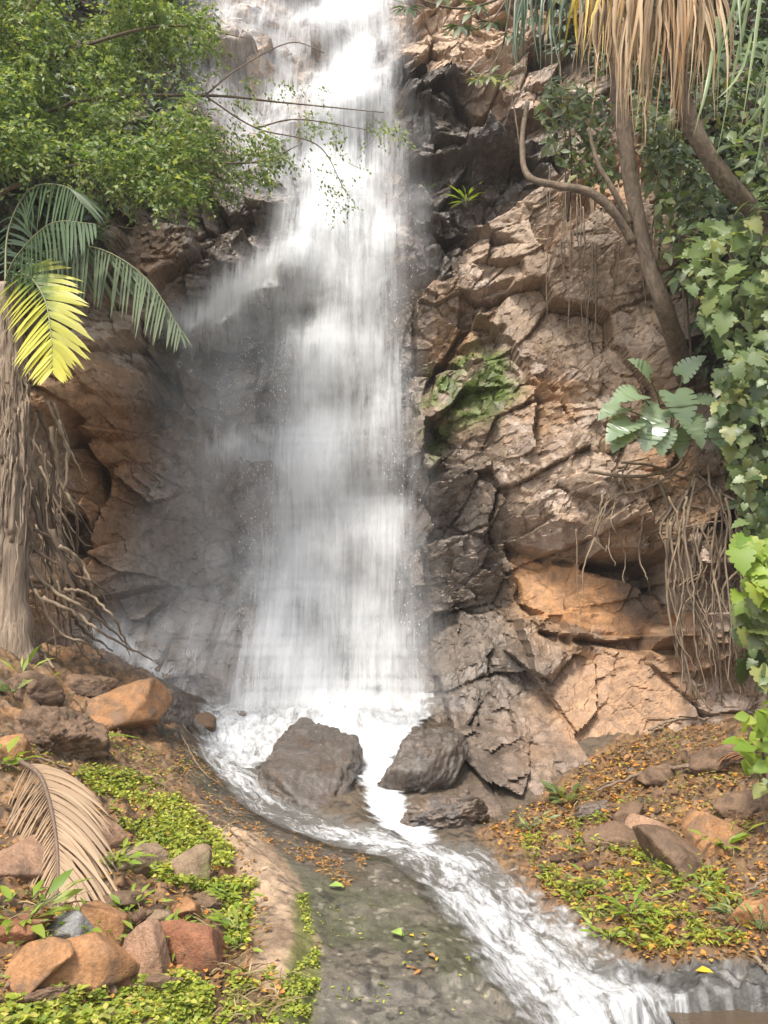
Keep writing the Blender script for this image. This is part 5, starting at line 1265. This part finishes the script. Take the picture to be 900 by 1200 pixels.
for k, (px, rr, lab) in enumerate([([(225, 948), (262, 968), (302, 988)], .010, 'longest twig along the upper edge of the tan slab'), ([(262, 950), (285, 958), (322, 960)], .007, 'thin pale twig above the longest twig'), ([(210, 860), (235, 905), (262, 925)], .009, 'dark bent twig at the left side of the stream'), ([(130, 790), (148, 835), (150, 865)], .008, 'thin twig leaning on the orange block'), ([(178, 790), (215, 855), (240, 870)], .008, 'thin dark twig hanging from the dark wet rock'), ([(160, 905), (200, 930), (235, 945)], .007, 'twig in the litter above the bright ground cover'), ([(190, 1085), (172, 1098), (160, 1105)], .008, 'pale stick wedged between brick red block and pinkish stone'), ([(172, 990), (182, 1015), (186, 1032)], .006, 'dark thin stem in the bright ground cover'), ([(270, 978), (300, 1000), (345, 1030)], .006, 'thin twig on the slab beside the stream'), ([(300, 915), (340, 940), (400, 972)], .006, 'thin twig trailing in the left arm of the stream'), ([(0, 905), (40, 893), (80, 903)], .010, 'pale stick above the dead palm frond'), ([(45, 1115), (20, 1145), (5, 1168)], .014, 'dark stick in the cleft of the long tilted orange slab')]):
    stick(px, rr, lab, 'twig', 'twig', 'twigs on the left bank', lift=.02, seed=k, m=M_ROOT if 'pale' in lab else M_TWIG, side=1 if k < 3 else 0)
# fine twigs at the root tangle and bare twigs over the rock at upper left
for k, (px, lab) in enumerate([([(90, 235), (140, 265), (190, 270), (222, 300)], 'bare pale twig reaching over the rock above the palm frond'), ([(140, 225), (165, 260), (150, 300)], 'bare twig hanging below the fine leaved crown')]):
    rr = np.random.default_rng(k); s = spline([P(x, y, 9.2) for x, y in px], 26); mb = MB(); mb.add(*tube(s + rr.normal(0, .006, s.shape), np.linspace(.012, .004, 26), 5)); tag(mb.build('twig', M_ROOT), lab, 'twig', 'twigs under the tree')
# more of the cut-leaf plant's tangled roots
r = np.random.default_rng(77)
for k in range(16):
    x0, y0 = r.uniform(700, 850), r.uniform(538, 600); x1, y1 = x0 + r.normal(0, 45), y0 + r.uniform(10, 90)
    root_px([(x0, y0), ((x0 + x1) / 2 + r.normal(0, 14), (y0 + y1) / 2 - 8), (min(x1, 866), y1), (min(x1 + r.normal(0, 10), 868), y1 + r.uniform(10, 40))], r.uniform(.008, .018), .006, 9.3, 500 + k, parent=MO, wob=.02)

# loose drops flung from the edges of the fall
r = np.random.default_rng(88)
q = np.concatenate([inpoly([(250, 340), (350, 320), (340, 470), (250, 500)], 350, r), inpoly([(440, 150), (490, 250), (495, 800), (440, 800)], 500, r), inpoly([(280, 400), (345, 400), (310, 810), (280, 800)], 400, r), inpoly([(290, 780), (490, 780), (500, 835), (280, 835)], 700, r)])
p = PV(q, np.full(len(q), 11.0)); p = PV(q, np.clip(cliffY(p[:, 0], p[:, 2]), 8, 13) - r.uniform(.15, .8, len(q)))
DT = [(0, 0, .5), (.5, 0, 0), (0, .5, 0), (-.5, 0, 0), (0, -.5, 0), (0, 0, -.5)]
DTF = [[(0, 1, 2), (0, 2, 3), (0, 3, 4), (0, 4, 1), (5, 2, 1), (5, 3, 2), (5, 4, 3), (5, 1, 4)]]
mb = MB(); sz = r.uniform(.004, .010, len(q)); scatter(mb, DT, DTF, p, np.repeat(np.eye(3)[None], len(q), 0), np.stack([sz, sz, sz * r.uniform(1, 5, len(q))], -1))
m, nt, out = mat('water_drop'); b = N(nt, 'ShaderNodeBsdfPrincipled'); b.inputs['Base Color'].default_value = (.8, .81, .82, 1); b.inputs['Roughness'].default_value = .2; nt.links.new(b.outputs[0], out.inputs[0])
o = mb.build('spray_drops', m); tag(o, 'fine drops of spray around the edges of the fall', None, None, 'stuff')

# finer roots of the palm, filling the hollow beside the trunk
r = np.random.default_rng(99)
for k in range(26):
    x0, y0 = r.uniform(36, 70), r.uniform(470, 690); n_ = r.uniform(70, 150)
    x1, y1 = x0 + r.uniform(0, 75), min(y0 + n_, 775)
    root_px([(x0, y0), (x0 + (x1 - x0) * .25 + r.normal(0, 5), y0 + (y1 - y0) * .4), (x0 + (x1 - x0) * .6 + r.normal(0, 6), y0 + (y1 - y0) * .75), (x1, y1)], r.uniform(.006, .018), .005, 8.7 + r.uniform(-.2, .4), 700 + k, 'root', PT, M_ROOTD if k % 2 else M_ROOT, .016)
# dry grass and straw
mb = MB()
for px, n in (([(0, 1050), (130, 1050), (130, 1100), (0, 1110)], 60), ([(30, 860), (230, 880), (280, 980), (200, 960), (100, 900)], 130), ([(150, 1060), (280, 1060), (300, 1150), (200, 1160)], 90), ([(620, 960), (720, 890), (880, 860), (890, 1100), (700, 1090)], 190), ([(270, 1130), (330, 1150), (320, 1200), (260, 1200)], 60)):
    for a in inpoly(px, n, r):
        p = hit(a[0], a[1], 'g')[0]; an = r.uniform(0, 6.28); l = r.uniform(.06, .22)
        e = p + np.array([math.cos(an) * l, math.sin(an) * l, r.uniform(0, .25) * l]); strap(mb, p + [0, 0, .015], e + [0, 0, .015], r.uniform(.0015, .004), r, [0, 0, .02], 4, .01)
o = mb.build('dry_grass', leaf_mat('dry_straw', [(.34, .26, .13), (.22, .14, .07), (.45, .36, .2), (.16, .10, .06)], .7, .2, .3, (1, 1, .8))); tag(o, 'dry straw and grass stems scattered over both banks', None, None, 'stuff')

# more creepers and grasses between the stones of the left bank
cover([(0, 1045), (140, 1050), (250, 1075), (275, 1130), (240, 1150), (120, 1150), (0, 1160)], 420, .045, M_BRIGHT, leaf_t(.15, .04, .3), 321, 'narrow bright leaves sprouting between the rubble stones', 'ground_cover', .05, (0, .06), .6)
cover([(0, 860), (130, 860), (240, 900), (180, 930), (90, 900), (0, 905)], 420, .035, M_MOSS, leaf_t(.2, .04, .3), 322, 'sparse creepers above the dead palm frond', 'ground_cover', .05, (0, .04), .6)
cover([(640, 905), (790, 850), (890, 880), (890, 1000), (700, 960)], 420, .04, M_MOSS, leaf_t(.18, .04, .3), 323, 'sparse yellow green shoots in the leaf litter', 'ground_cover', .1, (0, .05), .6)

cover([(560, 965), (640, 935), (700, 885), (760, 860), (780, 900), (690, 960), (600, 1000)], 900, .04, M_LIT, OV, 331, 'brown leaf litter along the foot of the right cliff', 'leaf_litter', -.3, (0, .02), .4)
fallen([(570, 970), (680, 910), (720, 940), (620, 990)], 30, ['orange', 'brown', 'yellow'], .06, 'orange or brown fallen leaf between the cliff toe and the right bank', 'leaves below the cliff toe', 431)
# ================================================================== light and camera
cam = bpy.data.cameras.new('camera'); co_ = bpy.data.objects.new('camera', cam); COL.objects.link(co_)
co_.location = CAM; co_.rotation_euler = (math.pi / 2 + PITCH, 0, 0)
cam.sensor_fit = 'VERTICAL'; cam.sensor_height = 36; cam.lens = 36 * F / 1200; cam.clip_end = 500; cam.clip_start = .05
scene.camera = co_
SUN_EL, SUN_AZ = math.radians(56), math.radians(SUN_AZ_DEG)   # azimuth: measured from +Y (into the picture) towards +X
w = bpy.data.worlds.new('World'); scene.world = w; w.use_nodes = True
nt = w.node_tree; bg = nt.nodes['Background']; sky = nt.nodes.new('ShaderNodeTexSky'); sky.sky_type = 'NISHITA'; sky.sun_disc = False
sky.sun_elevation = SUN_EL; sky.sun_rotation = SUN_AZ; sky.air_density = 1.0; sky.dust_density = 3.0
hs = nt.nodes.new('ShaderNodeHueSaturation'); hs.inputs['Saturation'].default_value = .5; nt.links.new(sky.outputs[0], hs.inputs['Color']); nt.links.new(hs.outputs[0], bg.inputs[0]); bg.inputs[1].default_value = SKY_STR
sd_ = Vector((math.sin(SUN_AZ) * math.cos(SUN_EL), math.cos(SUN_AZ) * math.cos(SUN_EL), math.sin(SUN_EL)))
L = bpy.data.lights.new('sun', 'SUN'); L.energy = SUN_STR; L.angle = math.radians(SUN_ANG); L.color = (1, .93, .82)
lo = bpy.data.objects.new('sun', L); COL.objects.link(lo); lo.rotation_euler = (-sd_).to_track_quat('-Z', 'Y').to_euler(); lo.location = (0, 0, 20)
vs = scene.view_settings; vs.view_transform = 'Standard'; vs.look = 'None'; vs.gamma = 1; vs.use_curve_mapping = False; vs.exposure = EXPO
scene.cycles.transparent_max_bounces = 32; scene.cycles.max_bounces = 6; scene.cycles.diffuse_bounces = 3; scene.cycles.volume_bounces = 1
scene.cycles.use_denoising = True

# the damp bright air of the place
hz_m, hnt, hout = mat('damp_air')
hv_ = hnt.nodes.new('ShaderNodeVolumePrincipled'); hv_.inputs['Density'].default_value = HAZE; hv_.inputs['Color'].default_value = (.95, .96, .97, 1); hv_.inputs['Anisotropy'].default_value = .1
hnt.links.new(hv_.outputs[0], hout.inputs['Volume'])
B = [(x, y, z) for z in (-3.0, 18.5) for y in (-22, 17) for x in (-32, 32)]
ho = link('haze', mesh_from('haze', B, [np.array([[0, 2, 3, 1], [4, 5, 7, 6], [0, 1, 5, 4], [2, 6, 7, 3], [0, 4, 6, 2], [1, 3, 7, 5]])], hz_m, False)); tag(ho, 'bright damp air around the waterfall', None, None, 'stuff')
